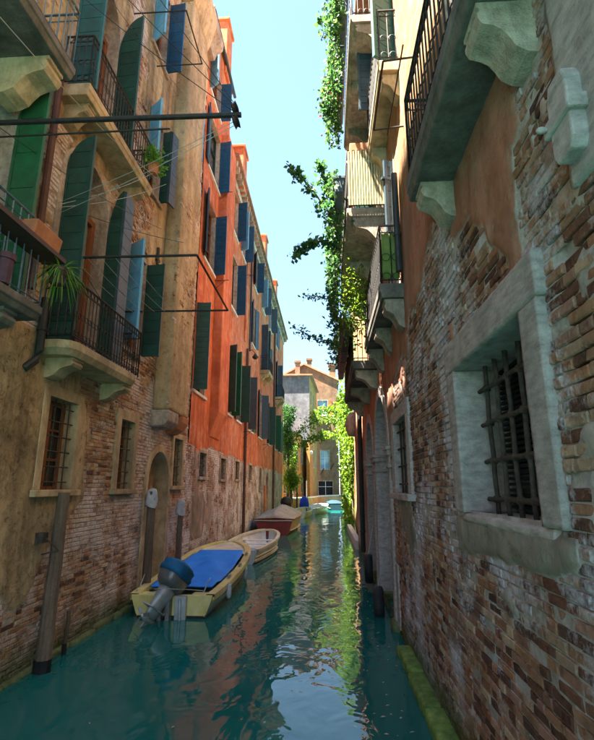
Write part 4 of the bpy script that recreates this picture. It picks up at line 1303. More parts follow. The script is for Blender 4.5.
# low brick quay wall that swings round with the left bank
qw = thing('quay_wall', (-3.0, 55, 0), 'low brick quay wall with white coping along the bend', 'wall')
bank = [(-4.15, 46.1), (-3.1, 49.5), (-2.0, 54.5), (-.9, 61.0), (.3, 66.5), (1.9, 69.5), (5.5, 71.0)]
for i, (a, b) in enumerate(zip(bank[:-1], bank[1:])):
    A = Vector((*a, 0)); B = Vector((*b, 0)); d = (B - A).normalized(); nr = Vector((d.y, -d.x, 0)); L = (B - A).length; mid = (A + B) / 2
    MB().obox(mid - nr * .2 + Vector((0, 0, .45)), d * (L / 2 + .02), nr * .2, (0, 0, .85)).build('wall_section', 'garden_wall', qw)
    MB().obox(mid - nr * .2 + Vector((0, 0, 1.38)), d * (L / 2 + .04), nr * .26, (0, 0, .075)).build('coping', 'white_stone', qw, bevel=.02)
g = MB(); g.add([(-14, 46.05, .9), (-4.3, 46.05, .9), (-3.4, 49.5, .9), (-2.3, 54.5, .9), (-1.2, 61, .9), (.0, 66.8, .9), (1.5, 69.9, .9), (-14, 69.9, .9)], [tuple(range(8))])
tag(g.build('pavement', 'garden_wall'), kind='structure')

# garden wall on the right bank beyond the house
gwl = thing('garden_wall', (2.0, 36, 0), 'ochre garden wall on the right bank under the hanging vine', 'wall')
slab_wall(gwl, 'wall_face', (3.10, 62.0), (1.32, 21.0), -.5, 6.2, .5, 'garden_wall', [(36.0, 37.0, 2.6, 4.4)])
MB().obox((2.45, 41.5, 6.28), (.89, 20.45, 0), (.33, -.0143, 0), (0, 0, .07)).build('coping', 'white_stone', gwl)
MB().box(1.15, 1.40, 21.1, 30, -.3, .35).build('plinth', 'white_stone', gwl, bevel=.03)

# ================================================================== BOATS
def hull_pts(L, B, t, stern, sheer, bow_pow, depth, keel_rise):
    """half section at station t (0 stern .. 1 bow): list of (x, z)"""
    q = max(0.0, (t - .45) / .55)
    hb = B / 2 * (stern + (1 - stern) * min(1, t / .4) ** .7) * max(0.0, 1 - q ** bow_pow) ** .5
    zg = sheer[0] + (sheer[1] - sheer[0]) * t ** 1.8
    zk = -depth + (depth + .12) * max(0, (t - .6) / .4) ** 2.2 * keel_rise
    prof = [(0, 0), (.45, .05), (.72, .22), (.86, .48), (.95, .78), (1, 1)]
    return [(hb * a, zk + (zg - zk) * c) for a, c in prof], hb, zg


def make_boat(name, loc, rotz, L, B, label, colours, stern=.85, sheer=(.42, .8), bow_pow=2.6, depth=.25, keel_rise=1.0, N=22, rim=.11, group=None, floor=.22, strake=.10):
    hullm, rimm, insidem, transm = colours
    r = thing(name, loc, label, 'boat', group, rotz)
    h = MB(); vs = []; st = []
    ts = [min(.9985, 1 - (1 - i / (N - 1)) ** 1.5) if i > 0 else 0.0 for i in range(N)]
    for t_ in ts:
        pp, hb, zg = hull_pts(L, B, t_, stern, sheer, bow_pow, depth, keel_rise)
        st.append((t_ * L, hb, zg))
        ring = [(-x, t_ * L, z) for x, z in pp[::-1]] + [(x, t_ * L, z) for x, z in pp[1:]]
        vs += ring
    m = 11
    fs = [(i * m + k, i * m + k + 1, (i + 1) * m + k + 1, (i + 1) * m + k) for i in range(N - 1) for k in range(m - 1)]
    h.add(vs, fs)
    ho = h.build('hull', hullm, r, smooth=True, local=True)
    # transom board
    pp, hb, zg = hull_pts(L, B, 0, stern, sheer, bow_pow, depth, keel_rise)
    ring = [(-x, z) for x, z in pp[::-1]] + [(x, z) for x, z in pp[1:]]
    g = MB(); k = len(ring)
    g.add([(x, -.03, z) for x, z in ring] + [(x, .05, z) for x, z in ring], [tuple(range(k)), tuple(range(k, 2 * k))] + [(i, (i + 1) % k, k + (i + 1) % k, k + i) for i in range(k)])
    g.build('transom', transm, r, local=True, bevel=.01)
    # gunwale rim: flat strip with a rubbing strake
    g = MB(); vs = []
    for sgn in (-1, 1):
        base = len(vs)
        for (y, hb, zg) in st:
            hi = max(hb - rim, .0)
            yy = y - (rim if hb < .25 * B else 0)
            vs += [(sgn * (hb + .03), y, zg - strake), (sgn * (hb + .035), y, zg + .02), (sgn * hi, yy if hi < .02 else y, zg + .02), (sgn * hi, yy if hi < .02 else y, zg - strake)]
        fs_ = []
        for i in range(len(st) - 1):
            for q in range(4):
                q2 = (q + 1) % 4
                fs_.append((base + i * 4 + q, base + (i + 1) * 4 + q, base + (i + 1) * 4 + q2, base + i * 4 + q2))
        g.f += fs_
    g.v = vs
    g.build('gunwale', rimm, r, local=True)
    # inside floor
    g = MB(); vs = []
    for (y, hb, zg) in st[:-1]: vs += [(-max(hb - .05, .01), y, floor), (max(hb - .05, .01), y, floor)]
    g.add(vs, [(2 * i, 2 * i + 1, 2 * i + 3, 2 * i + 2) for i in range(len(st) - 2)])
    g.build('deck', insidem, r, local=True)
    return r, st


def canvas(root, st, y0, y1, inset, lift, dome, mat, name='cover', ridge=False, ny=36, nx=18, seed=3):
    """sheet stretched between the gunwales"""
    ys = [s[0] for s in st]; hbs = [s[1] for s in st]; zgs = [s[2] for s in st]
    V = []; F = []
    for i in range(ny + 1):
        y = y0 + (y1 - y0) * i / ny
        hb = max(.02, float(np.interp(y, ys, hbs)) - inset); zg = float(np.interp(y, ys, zgs))
        for k in range(nx + 1):
            u = -1 + 2 * k / nx
            e = math.sin(math.pi * min(1, max(0, i / ny)))
            w = (1 - abs(u)) if ridge else (1 - u * u)
            wr = (float(vnoise(u * 3 + 5, y * 2.2, seed)) - .5) * .07 + .02 * math.sin(6 * u + 2.3 * y) - .035 * math.exp(-((y % 1.3 - .65) / .18) ** 2) * (1 - u * u)
            V.append((u * hb, y, zg + lift + dome * w * (.08 + .92 * e ** .55) + wr * min(1, 3 * e)))
    for i in range(ny):
        for k in range(nx):
            a = i * (nx + 1) + k
            F.append((a, a + 1, a + nx + 2, a + nx + 1))
    o = MB().add(V, F).build(name, mat, root, smooth=True, local=True)
    sm = o.modifiers.new('thick', 'SOLIDIFY'); sm.thickness = .012
    return o


# --- yellow motor boat
b1, st = make_boat('motor_boat', (-3.10, 10.15, .02), math.radians(0.5), 6.1, 1.86, 'yellow motor boat with a bright blue cover and tilted outboard motor', ('white_gel', 'yellow_gel', 'cream_gel', 'yellow_gel'), stern=.88, sheer=(.40, .78), bow_pow=3.2, rim=.14)
canvas(b1, st, .62, 4.75, .20, .03, .06, 'blue_canvas', 'cover')
# foredeck and inner coaming
g = MB(); V = []
ys = [s[0] for s in st]; hbs = [s[1] for s in st]; zgs = [s[2] for s in st]
for i in range(13):
    y = 4.55 + (6.05 - 4.55) * i / 12
    hb = max(.02, float(np.interp(y, ys, hbs)) - .12); zg = float(np.interp(y, ys, zgs))
    for k in range(7): u = -1 + k / 3; V.append((u * hb, y, zg - .04 + .05 * (1 - u * u)))
g.add(V, [(i * 7 + k, i * 7 + k + 1, (i + 1) * 7 + k + 1, (i + 1) * 7 + k) for i in range(12) for k in range(6)])
g.build('foredeck', 'cream_gel', b1, smooth=True, local=True)
for sx in (-1, 1):
    MB().box(sx * .58 - .26, sx * .58 + .26, .03, .50, .30, .36).build('stern_bench', 'yellow_gel', b1, bevel=.02, local=True)
MB().box(-.66, .66, -.037, .055, -.10, .03).build('boot_stripe', 'black_hull', b1, local=True)
for (yy) in (1.6, 2.9, 4.2):
    hb = float(np.interp(yy, ys, hbs)); zg = float(np.interp(yy, ys, zgs))
    g = MB(); g.box(hb - .10, hb - .03, yy - .10, yy + .10, zg + .03, zg + .06); g.tube([(hb - .065, yy - .15, zg + .085), (hb - .065, yy + .15, zg + .085)], .016, 6); g.build('cleat', 'motor_grey', b1, local=True)
MB().tube([(.62, .05, .44), (.66, .3, .62), (.66, .45, .64)], .012, 5).build('tiller_rail', 'motor_pale', b1, local=True)
# outboard motor, tilted and turned on its bracket
RM = Matrix.Translation((-.10, -.22, .40)) @ Matrix.Rotation(math.radians(24), 4, 'Y') @ Matrix.Rotation(math.radians(-26), 4, 'X') @ Matrix.Rotation(math.radians(-24), 4, 'Z') @ Matrix.Scale(1.02, 4)


def rm(p): return RM @ Vector(p)


def loft(rings, mat, name, parent, smooth=True, n=16, M4=RM):
    """rings: (z, cx, cy, rx, ry, squareness)"""
    V = []
    for (z, cx, cy, rx, ry, sq) in rings:
        for k in range(n):
            a = 2 * math.pi * k / n
            c, s_ = math.cos(a), math.sin(a)
            e = 2 / sq
            V.append(M4 @ Vector((cx + rx * math.copysign(abs(c) ** e, c), cy + ry * math.copysign(abs(s_) ** e, s_), z)))
    F = [(i * n + k, i * n + (k + 1) % n, (i + 1) * n + (k + 1) % n, (i + 1) * n + k) for i in range(len(rings) - 1) for k in range(n)]
    F += [tuple(range(n)), tuple((len(rings) - 1) * n + k for k in range(n))]
    return MB().add(V, F).build(name, mat, parent, smooth=smooth, local=True)


mo = loft([(.16, 0, -.02, .17, .24, 3), (.24, 0, -.03, .215, .31, 3.2), (.36, 0, -.03, .235, .34, 3.2), (.47, 0, -.03, .235, .34, 3)], 'motor_grey', 'outboard_motor', b1)
loft([(.40, 0, -.03, .255, .365, 3), (.46, 0, -.03, .275, .385, 3), (.52, 0, -.03, .262, .365, 2.6), (.60, 0, -.02, .268, .365, 2.8), (.655, 0, 0, .225, .30, 2.6), (.69, 0, .02, .14, .20, 2.3), (.70, 0, .02, .03, .05, 2)], 'teal_canvas', 'motor_hood', mo)
loft([(.17, 0, -.02, .15, .20, 2.6), (.02, 0, -.03, .125, .19, 2.4), (-.14, 0, -.05, .10, .19, 2.2), (-.30, 0, -.06, .085, .18, 2.1), (-.42, 0, -.07, .06, .16, 2)], 'motor_pale', 'drive_leg', mo)
g = MB(); g.obox(rm((0, -.10, -.26)), RM.to_3x3() @ Vector((.12, 0, 0)), RM.to_3x3() @ Vector((0, .24, 0)), RM.to_3x3() @ Vector((0, 0, .012))); g.build('cavitation_plate', 'motor_pale', mo, local=True, bevel=.006)
g = MB(); V = [(0, .10, -.42), (0, -.12, -.42), (0, -.20, -.66), (0, -.05, -.66)]
g.add([rm((s_ * .012, y, z)) for s_ in (-1, 1) for (_, y, z) in V], [(0, 1, 2, 3), (7, 6, 5, 4), (0, 4, 5, 1), (1, 5, 6, 2), (2, 6, 7, 3), (3, 7, 4, 0)]); g.build('skeg', 'motor_pale', mo, local=True)
loft([(-.26, 0, 0, .01, .01, 2), (-.20, 0, 0, .05, .05, 2), (.12, 0, 0, .055, .055, 2), (.26, 0, 0, .02, .02, 2)], 'motor_pale', 'gearcase', mo, M4=RM @ Matrix.Translation((0, -.08, -.46)) @ Matrix.Rotation(math.radians(90), 4, 'X'))
g = MB()
for k in range(3):
    a = k * 2 * math.pi / 3 + .4
    c_ = RM @ Vector((math.cos(a) * .10, -.33, -.46 + math.sin(a) * .10))
    R3 = RM.to_3x3() @ Matrix.Rotation(-a, 3, 'Y') @ Matrix.Rotation(math.radians(30), 3, 'X')
    g.obox(c_, R3 @ Vector((.065, 0, 0)), R3 @ Vector((0, .006, 0)), R3 @ Vector((0, 0, .03)))
g.build('propeller', 'motor_grey', mo, local=True, bevel=.004)
g = MB(); g.box(-.26, .02, -.10, -.02, .10, .50); g.box(-.22, -.14, -.22, -.02, -.05, .34); g.box(-.06, .02, -.22, -.02, -.05, .34); g.build('bracket', 'motor_grey', mo, local=True, bevel=.01)
g = MB(); g.tube([(-.24, -.40, .58), (0, -.45, .60), (.20, -.30, .56), (.34, .0, .50), (.60, .10, .46)], .008, 5); g.build('rope', 'rope', mo, local=True)
g = MB(); g.box(.10, .32, -.14, -.04, -.08, .40); g.tube([(.2, -.15, .35), (.22, -.18, -.05)], .03, 8); g.build('trim_plate', 'motor_pale', b1, local=True, bevel=.01)

MB().tube([(-.80, 5.3, .74), (-.98, 5.2, .95), (-1.12, 5.1, 1.25)], .012, 5).build('mooring_line', 'rope', b1, local=True)
MB().tube([(-.78, .15, .44), (-.86, .5, .40), (-.92, .95, .62)], .012, 5).build('mooring_line', 'rope', b1, local=True)
for sx, yy in ((.86, 1.1), (.88, 3.3)): MB().lathe([(.02, .06), (.055, .02), (.06, -.16), (.05, -.22), (.015, -.25)], (sx + .07, yy, .36), 10).build('fender', 'cloth_white', b1, smooth=True, local=True)
# --- cream rowing boat
b2, st = make_boat('rowing_boat', (-3.05, 16.9, .0), math.radians(-4), 5.4, 1.75, 'small open cream rowing boat behind the yellow motor boat', ('white_gel', 'cream_gel', 'white_gel', 'white_gel'), stern=.80, sheer=(.46, .68), bow_pow=2.4, rim=.09, floor=.08, strake=.06)
for yy in (1.2, 2.7, 4.0):
    hb = float(np.interp(yy, [s[0] for s in st], [s[1] for s in st])) - .06
    MB().box(-hb, hb, yy - .14, yy + .14, .34, .38).build('thwart', 'white_gel', b2, bevel=.01, local=True)
g = MB()
for (z_) in (.12, .24):
    for sgn in (-1, 1):
        pts = []
        for i in range(12):
            t_ = i / 11 * .8
            pp, hb, zg = hull_pts(5.4, 1.75, t_, .80, (.46, .68), 2.4, .25, 1.0)
            xs = float(np.interp(z_, [p[1] for p in pp], [p[0] for p in pp])); pts.append((sgn * (xs + .01), t_ * 5.4, z_))
        g.tube(pts, .018, 5)
g.build('lapstrake', 'cream_gel', b2, local=True)

# --- burgundy boat under a grey tarpaulin
b3, st = make_boat('covered_boat', (-2.85, 26.6, .05), math.radians(-2), 6.4, 2.3, 'burgundy boat under a tight grey tarpaulin', ('burgundy_gel', 'burgundy_gel', 'cream_gel', 'burgundy_gel'), stern=.86, sheer=(.78, 1.0), bow_pow=2.6, rim=.08, strake=.08)
canvas(b3, st, -.06, 6.2, -.05, .03, .55, 'grey_canvas', 'tarpaulin', ridge=True)
MB().lathe([(.30, 0), (.38, .2), (.36, .42), (.22, .55), (.04, .60)], (0, 5.6, 1.25), 14).build('covered_engine', 'black_hull', b3, smooth=True, local=True)
pts = [(-1.02, -.06, .72), (0, -.09, .70), (1.02, -.06, .72)]
MB().tube(pts, .03, 6).build('fender_rope', 'rope', b3, local=True)

# --- small far boats
b4, st = make_boat('dinghy', (-2.45, 41.0, 0), math.radians(-8), 4.2, 1.6, 'small pale green dinghy moored past the burgundy boat', ('cream_gel', 'white_gel', 'cream_gel', 'white_gel'), sheer=(.5, .75), rim=.1)
b5, st = make_boat('motor_boat', (-1.75, 46.8, 0), math.radians(-15), 5.2, 1.9, 'white motor boat with a blue hooded engine by the quay wall', ('white_gel', 'white_gel', 'cream_gel', 'white_gel'), sheer=(.55, .85), rim=.12)
MB().lathe([(.28, .1), (.42, .4), (.46, .9), (.38, 1.35), (.2, 1.6), (.04, 1.66)], (-.35, -.25, 0), 14).build('hooded_engine', 'blue_cover', b5, smooth=True, local=True)
canvas(b5, st, .6, 4.6, .1, .04, .16, 'cloth_white', 'cover')
b6, st = make_boat('covered_boat', (1.0, 55.0, 0), math.radians(4), 5.6, 1.7, 'dark teal covered boat under the hanging vine', ('deep_teal', 'deep_teal', 'cream_gel', 'deep_teal'), sheer=(.7, .9), rim=.1)
canvas(b6, st, -.05, 5.4, -.03, .03, .2, 'deep_teal', 'tarpaulin')

# ================================================================== POLES AND FENDERS
def post(name, base, top, r0, r1, mat, label, cat='post', group=None, cap=None):
    r = thing(name, (base[0], base[1], 0), label, cat, group)
    n_ = 9; pts = []
    for i in range(n_ + 1):
        u = i / n_
        pts.append((base[0] + (top[0] - base[0]) * u + random.uniform(-.006, .006), base[1] + (top[1] - base[1]) * u + random.uniform(-.006, .006), base[2] + (top[2] - base[2]) * u))
    MB().tube(pts, r0, 9, r1).build('shaft', mat, r)
    MB().tube([(base[0], base[1], -.25), (base[0], base[1], .16)], r0 * 1.04, 9).build('weed_collar', 'black_hull', r)
    if cap:
        x, y, z = top
        V = []
        g = MB(); prof = [(.03, .07), (.075, .045), (.10, -.01), (.105, -.08), (.115, -.15), (.12, -.22), (.13, -.29), (.125, -.34)]
        vs = []; n = 12
        for (rr, h_) in prof:
            for k in range(n):
                a = 2 * math.pi * k / n
                q = rr * (1 + .16 * math.sin(2 * a + h_ * 7 + x * 9) + .12 * math.sin(5 * a - h_ * 11) + .06 * math.sin(9 * a + h_ * 20))
                vs.append((x + q * math.cos(a), y + q * math.sin(a), z + h_ + .03 * math.sin(2 * a) * (h_ < -.1)))
        fs = [(i * n + k, i * n + (k + 1) % n, (i + 1) * n + (k + 1) % n, (i + 1) * n + k) for i in range(len(prof) - 1) for k in range(n)] + [tuple(range(n))]
        g.add(vs, fs); g.build('hood', cap, r, smooth=True, wobble=.006)
    return r


post('mooring_post', (-4.0, 7.25, -.6), (-3.98, 7.28, 2.42), .115, .085, 'grey_wood', 'tall weathered wooden mooring post below the first barred window')
post('stake', (-4.07, 7.95, -.5), (-4.06, 7.97, .62), .035, .028, 'grey_wood', 'thin dark stake beside the tall mooring post')
post('mooring_post', (-4.0, 11.15, -.5), (-4.02, 11.2, 2.40), .10, .09, 'grey_wood', 'wooden mooring post with white cloth hood left of the arched door', cap='cloth_white')
post('mooring_post', (-4.0, 13.4, -.5), (-4.03, 13.55, 2.10), .085, .075, 'grey_wood', 'wooden mooring post with white cloth hood right of the arched door', cap='cloth_white')
for k, (xx, yy) in enumerate(((-3.75, 47.3), (-3.2, 48.6), (-2.7, 50.2), (-2.35, 51.8))):
    post('mooring_post', (xx + .25, yy, -.5), (xx + .25, yy, 2.9 + .25 * (k % 2)), .10, .08, 'bark', 'slim dark mooring post by the low quay wall', group='mooring posts along the quay wall')
post('mooring_post', (-3.95, 31.6, -.5), (-4.0, 31.7, 2.6), .10, .08, 'terracotta', 'orange brown mooring post at the foot of the orange house')

for (yy, zz, xx, lb) in ((10.75, .12, 1.02, 'black tyre fender hanging low in front of the first water gate'), (13.3, .42, 1.04, 'black tyre fender hanging beside the second water gate')):
    r = thing('tyre_fender', (xx, yy, zz), lb, 'tyre')
    M4 = Matrix.Translation((xx, yy, zz + .04)) @ Matrix.Rotation(math.radians(90), 4, 'Y') @ Matrix.Rotation(math.radians(4), 4, 'X')
    n = 26; V = []; prof = [(.20, -.07), (.24, -.10), (.31, -.105), (.35, -.08), (.36, 0), (.35, .08), (.31, .105), (.24, .10), (.20, .07), (.21, .0)]
    for k in range(n):
        a = 2 * math.pi * k / n
        for (rr, h_) in prof: V.append(M4 @ Vector((rr * math.cos(a), rr * math.sin(a), h_)))
    m = len(prof)
    F = [(k * m + i, k * m + (i + 1) % m, ((k + 1) % n) * m + (i + 1) % m, ((k + 1) % n) * m + i) for k in range(n) for i in range(m)]
    MB().add(V, F).build('tyre', 'rubber', r, smooth=True)
    MB().tube([(xx, yy, zz + .38), (XR - .06, yy + .02, zz + 1.1)], .014, 5).build('rope', 'rope', r)

# ================================================================== DRYING RACKS AND LINES
r = thing('drying_rack', (XL, 7.8, 5.95), 'black iron drying rack reaching over the canal from the rounded balcony', 'drying rack')
g = MB(); zr = 5.97
for yy in (6.66, 9.04): g.tube([(XL, yy, zr + .02), (-1.95, yy, zr)], .020, 6)
g.tube([(-1.95, 6.66, zr), (-1.95, 9.04, zr)], .020, 6); g.build('frame', 'iron', r)
for k in range(5):
    x = -3.9 + k * .22
    pts = [(x, 6.66 + 2.38 * i / 8, zr - .05 * math.sin(math.pi * i / 8)) for i in range(9)]
    MB().tube(pts, .005, 4).build('line', 'rope', r)
r = thing('line_pole', (XL, 5.0, 7.0), 'thick dark pole with two pulleys and clothes lines reaching over the canal', 'pole')
MB().tube([(XL - .1, 5.0, 7.05), (-1.0, 5.0, 7.0)], .033, 8).build('pole', 'iron', r)
MB().tube([(XL - .1, 5.02, 6.85), (-1.9, 5.02, 6.86)], .012, 6).build('stay', 'iron', r)
for (zz, dx) in ((7.10, -1.08), (6.90, -1.06)):
    M4 = Matrix.Translation((dx, 5.0, zz)) @ Matrix.Rotation(math.radians(70), 4, 'Y')
    MB().lathe([(.03, -.04), (.085, -.03), (.06, 0), (.085, .03), (.03, .04)], (0, 0, 0), 12, M4).build('pulley', 'iron', r)


def sag(a, b, s_, n=12):
    a = Vector(a); b = Vector(b)
    return [a.lerp(b, i / n) - Vector((0, 0, s_ * math.sin(math.pi * i / n))) for i in range(n + 1)]


for (a, b) in (((-1.08, 5.0, 7.14), (XL + .1, 5.6, 11.2)), ((-1.10, 5.0, 7.06), (XL + .1, 6.1, 10.6)), ((-1.06, 5.0, 6.92), (XL + .1, 6.35, 6.75)), ((-1.06, 5.0, 6.86), (XL + .1, 6.4, 6.6))):
    MB().tube(sag(a, b, .05), .0055, 4).build('line', 'rope' if a[2] < 7 else 'iron', r)
MB().tube(sag((XL + .2, 6.3, 6.65), (-3.4, 9.0, 8.9), .1), .005, 4).build('line', 'rope', r)
MB().tube(sag((XL + .2, 6.3, 6.70), (-3.5, 9.2, 9.5), .1), .005, 4).build('line', 'rope', r)
MB().tube(sag((-3.4, 3.6, 7.3), (-3.6, 8.9, 9.0), .12), .007, 4).build('line', 'rope', r)
r = thing('cable_bundle', (XL, 4.0, 9.0), 'thin dark cables slung along the tan facade between the balconies', 'cable')
for (a, b, q) in (((-3.5, 2.2, 8.9), (XL + .06, 14.2, 15.2), .25), ((-3.45, 2.4, 9.6), (-1.1, 5.02, 7.2), .04), ((XL + .3, 4.2, 6.6), (-3.55, 9.3, 8.0), .12), ((XL + .25, 6.4, 6.7), (-3.0, 9.2, 7.6), .06), ((-3.9, 6.7, 6.0), (-4.0, 10.9, 5.2), .15)):
    MB().tube(sag(a, b, q), .006, 4).build('cable', 'pipe_dark', r)
r = thing('drying_rack', (XL, 9.2, 12.3), 'iron drying rack under the topmost blue shutters', 'drying rack')
g = MB()
for yy, zz in ((8.4, 12.9), (9.8, 12.9)): g.tube([(XL, yy, zz), (-3.0, yy, zz)], .016, 6)
g.tube([(-3.0, 8.4, 12.9), (-3.0, 9.8, 12.9)], .016, 6); g.build('frame', 'iron', r)
r = thing('drying_rack', (XR, 6.2, 7.7), 'thin iron drying rack above the near balcony on the brick house', 'drying rack')
g = MB()
for yy in (5.0, 6.2): g.tube([(XR, yy, 7.75), (.78, yy, 7.70)], .014, 6)
g.tube([(.78, 5.0, 7.7), (.78, 6.2, 7.7)], .014, 6); g.tube([(1.0, 4.8, 7.72), (1.0, 6.35, 7.72)], .010, 6); g.build('frame', 'iron', r)

# ================================================================== POTS, PLANTERS AND PLANTS
rsn = np.random.default_rng(11)


def pot(name, x, y, z, r_, h_, label, mat='terracotta'):
    p = thing(name, (x, y, z), label, 'flower pot')
    MB().lathe([(r_ * .72, 0), (r_ * .95, h_ * .8), (r_ * 1.08, h_ * .8), (r_ * 1.08, h_), (r_ * .9, h_), (r_ * .85, h_ * .9)], (x, y, z), 14).build('pot', mat, p)
    return p


p = thing('window_box', (-3.40, 4.95, 5.30), 'terracotta trough clipped to the blue iron rail', 'planter')
g = MB(); g.prism_y([(-3.50, 5.30), (-3.32, 5.30), (-3.28, 5.52), (-3.54, 5.52)], 4.78, 5.32); g.build('trough', 'terracotta', p, bevel=.015)
MB().box(-3.56, -3.26, 3.0, 5.40, 5.24, 5.298).build('shelf', 'pipe_brown', p)
# spider plant with long blades
sp = thing('spider_plant', (-3.32, 5.35, 5.2), 'bright green spider plant hanging from the blue railing', 'plant')
V = []; F = []; T = []
for k in range(90):
    a = random.uniform(0, 2 * math.pi); L = random.uniform(.18, .42); w = random.uniform(.011, .019)
    d = Vector((math.cos(a), math.sin(a), 0)); s_ = Vector((-d.y, d.x, 0)); lift = random.uniform(.05, .35); drop = random.uniform(.5, 1.3)
    tt = random.random(); b = len(V)
    for i in range(6):
        u = i / 5
        c = Vector((-3.30, 5.36, 5.12)) + d * L * u + Vector((0, 0, lift * u - drop * .5 * u * u))
        ww = w * (1 - u * .9)
        V += [tuple(c - s_ * ww), tuple(c + s_ * ww)]; T += [tt, tt]
    F += [(b + 2 * i, b + 2 * i + 1, b + 2 * i + 3, b + 2 * i + 2) for i in range(5)]
o = MB().add(V, F).build('blades', 'grass_leaf', sp)
at = o.data.attributes.new('tint', 'FLOAT', 'POINT'); at.data.foreach_set('value', T)
MB().lathe([(.08, 0), (.12, .16), (.13, .16), (.13, .2), (.1, .2)], (-3.32, 5.36, 4.95), 12).build('pot', 'pipe_brown', sp)
# pink jar hanging under the blue balcony rail
p = pot('flower_pot', -3.47, 4.60, 4.63, .10, .34, 'dusty pink jar standing on the edge of the blue railed balcony', 'plum_box')
pl = thing('potted_plant', (-3.62, 8.75, 9.0), 'small bright green potted plant on the upper iron balcony', 'plant')
leaf_mesh('foliage', clumps([(-3.62, 8.75, 9.32), (-3.58, 8.6, 9.3), (-3.6, 8.9, 9.25)], 150, .10, rsn), .09, 'grass_leaf', pl, seed=3)
MB().lathe([(.09, 0), (.13, .2), (.14, .2), (.14, .24)], (-3.62, 8.75, 8.98), 12).build('pot', 'terracotta', pl)


def trailing(name, label, centres, per, spread, size, mat, base, twig=None, seed=5, petals=0, up=.5):
    r = thing(name, base, label, 'plant')
    rs = np.random.default_rng(seed)
    leaf_mesh('foliage', clumps(centres, per, spread, rs), size, mat, r, seed=seed, up_bias=up)
    if petals: leaf_mesh('flowers', clumps(centres, petals, np.array(spread) * 1.1, rs), size * .8, 'petal', r, seed=seed + 1, kind='stuff')
    g = MB()
    if twig:
        for pth in twig: g.tube(pth, .012, 5, .004)
        g.build('stems', 'bark', r)
    return r


def boxes(name, label, xs, y0, y1, z0, z1, mat, k, group):
    L = (y1 - y0) / k
    for i in range(k):
        r = thing(name, ((xs[0] + xs[1]) / 2, y0 + L * (i + .5), z0), label, 'planter', group)
        a, b = y0 + L * i + .03, y0 + L * (i + 1) - .03
        MB().prism_y([(xs[0] + .03, z0), (xs[1] - .03, z0), (xs[1], z1), (xs[0], z1)], a, b).build('box', mat, r, bevel=.01)
        MB().box(xs[0] - .015, xs[1] + .015, a - .012, b + .012, z1 - .05, z1 + .01).build('rim', mat, r, bevel=.006)


boxes('planter_box', 'dark slate planter box hung outside the topmost balcony rail', (.34, .57), 7.8, 11.4, 12.0, 12.32, 'slate_paint', 4, 'planter boxes on the topmost balcony')
boxes('planter_box', 'dark slate planter box hung outside the slatted balcony rail', (.22, .44), 8.5, 12.8, 8.25, 8.6, 'slate_paint', 5, 'planter boxes on the slatted balcony')
boxes('planter_box', 'plum coloured planter box on the long low balcony rail', (.40, .62), 11.0, 15.6, 5.95, 6.4, 'plum_box', 4, 'planter boxes on the long low balcony')
p = thing('window_box', (.75, 8.40, 9.05), 'terracotta trough on the end rail of the slatted balcony', 'planter')
MB().box(.55, 1.1, 8.32, 8.50, 9.02, 9.20).build('trough', 'terracotta', p, bevel=.015)
# strands that hang from the boxes
def strands(name, label, base, xs, ys, ztop, lens, out, count, per, size, mat, seed, petals=0):
    r = thing(name, base, label, 'plant')
    rs = np.random.default_rng(seed); g = MB(); P = []; Q = []
    for _ in range(count):
        y = rs.uniform(*ys); x = rs.uniform(*xs); L = rs.uniform(*lens); o = rs.uniform(*out); dy = rs.normal(0, .15)
        pth = [(x, y, ztop), (x - o * .55, y + dy * .3, ztop + rs.uniform(.04, .2)), (x - o * .9, y + dy * .6, ztop - L * .25), (x - o * (1 + rs.normal(0, .15)), y + dy * .9, ztop - L * .6), (x - o * (1 + rs.normal(0, .25)), y + dy, ztop - L)]
        g.tube(pth, .009, 5, .004)
        n_ = int(per * (.5 + L))
        P.append(along(pth, n_, .045, rs, .7)); P.append(clumps([pth[rs.integers(1, 5)] for _ in range(3)], per // 5, .055, rs))
        if petals: Q.append(along(pth, petals, .07, rs))
    g.build('stems', 'bark', r)
    leaf_mesh('foliage', np.concatenate(P), size, mat, r, seed=seed, up_bias=.7, aspect=.8)
    if petals: leaf_mesh('flowers', np.concatenate(Q), size * .8, 'petal', r, seed=seed + 1, kind='stuff', aspect=.9)
    return r


# top balcony: geraniums spilling over the edge
strands('geranium', 'trailing geraniums with small red flowers over the topmost balcony', (.40, 9.5, 12.3), (.36, .55), (7.7, 11.4), 12.33, (.4, 1.5), (.05, .36), 46, 40, .085, 'climber_leaf', 21, petals=2)
strands('ivy', 'dark ivy hanging from the slatted balcony', (.33, 10.5, 8.6), (.24, .42), (8.5, 12.8), 8.62, (.5, 2.1), (-.02, .22), 38, 38, .085, 'climber_leaf', 22)
cs = [(random.uniform(.45, .85), random.uniform(9.4, 11), random.uniform(5.9, 7.0)) for _ in range(26)]
trailing('potted_shrub', 'yellow green shrub on the dark stone balcony', cs, 50, (.10, .14, .14), .07, 'vine_leaf', (.7, 10.2, 5.6), seed=23)
cs = [(random.uniform(.38, .62), random.uniform(11.0, 15.4), random.uniform(6.3, 6.9)) for _ in range(34)]
trailing('agave', 'spiky dark plants growing in the plum coloured boxes', cs, 40, (.12, .2, .12), .12, 'dark_leaf', (.5, 13, 6.4), seed=24, up=-.5)
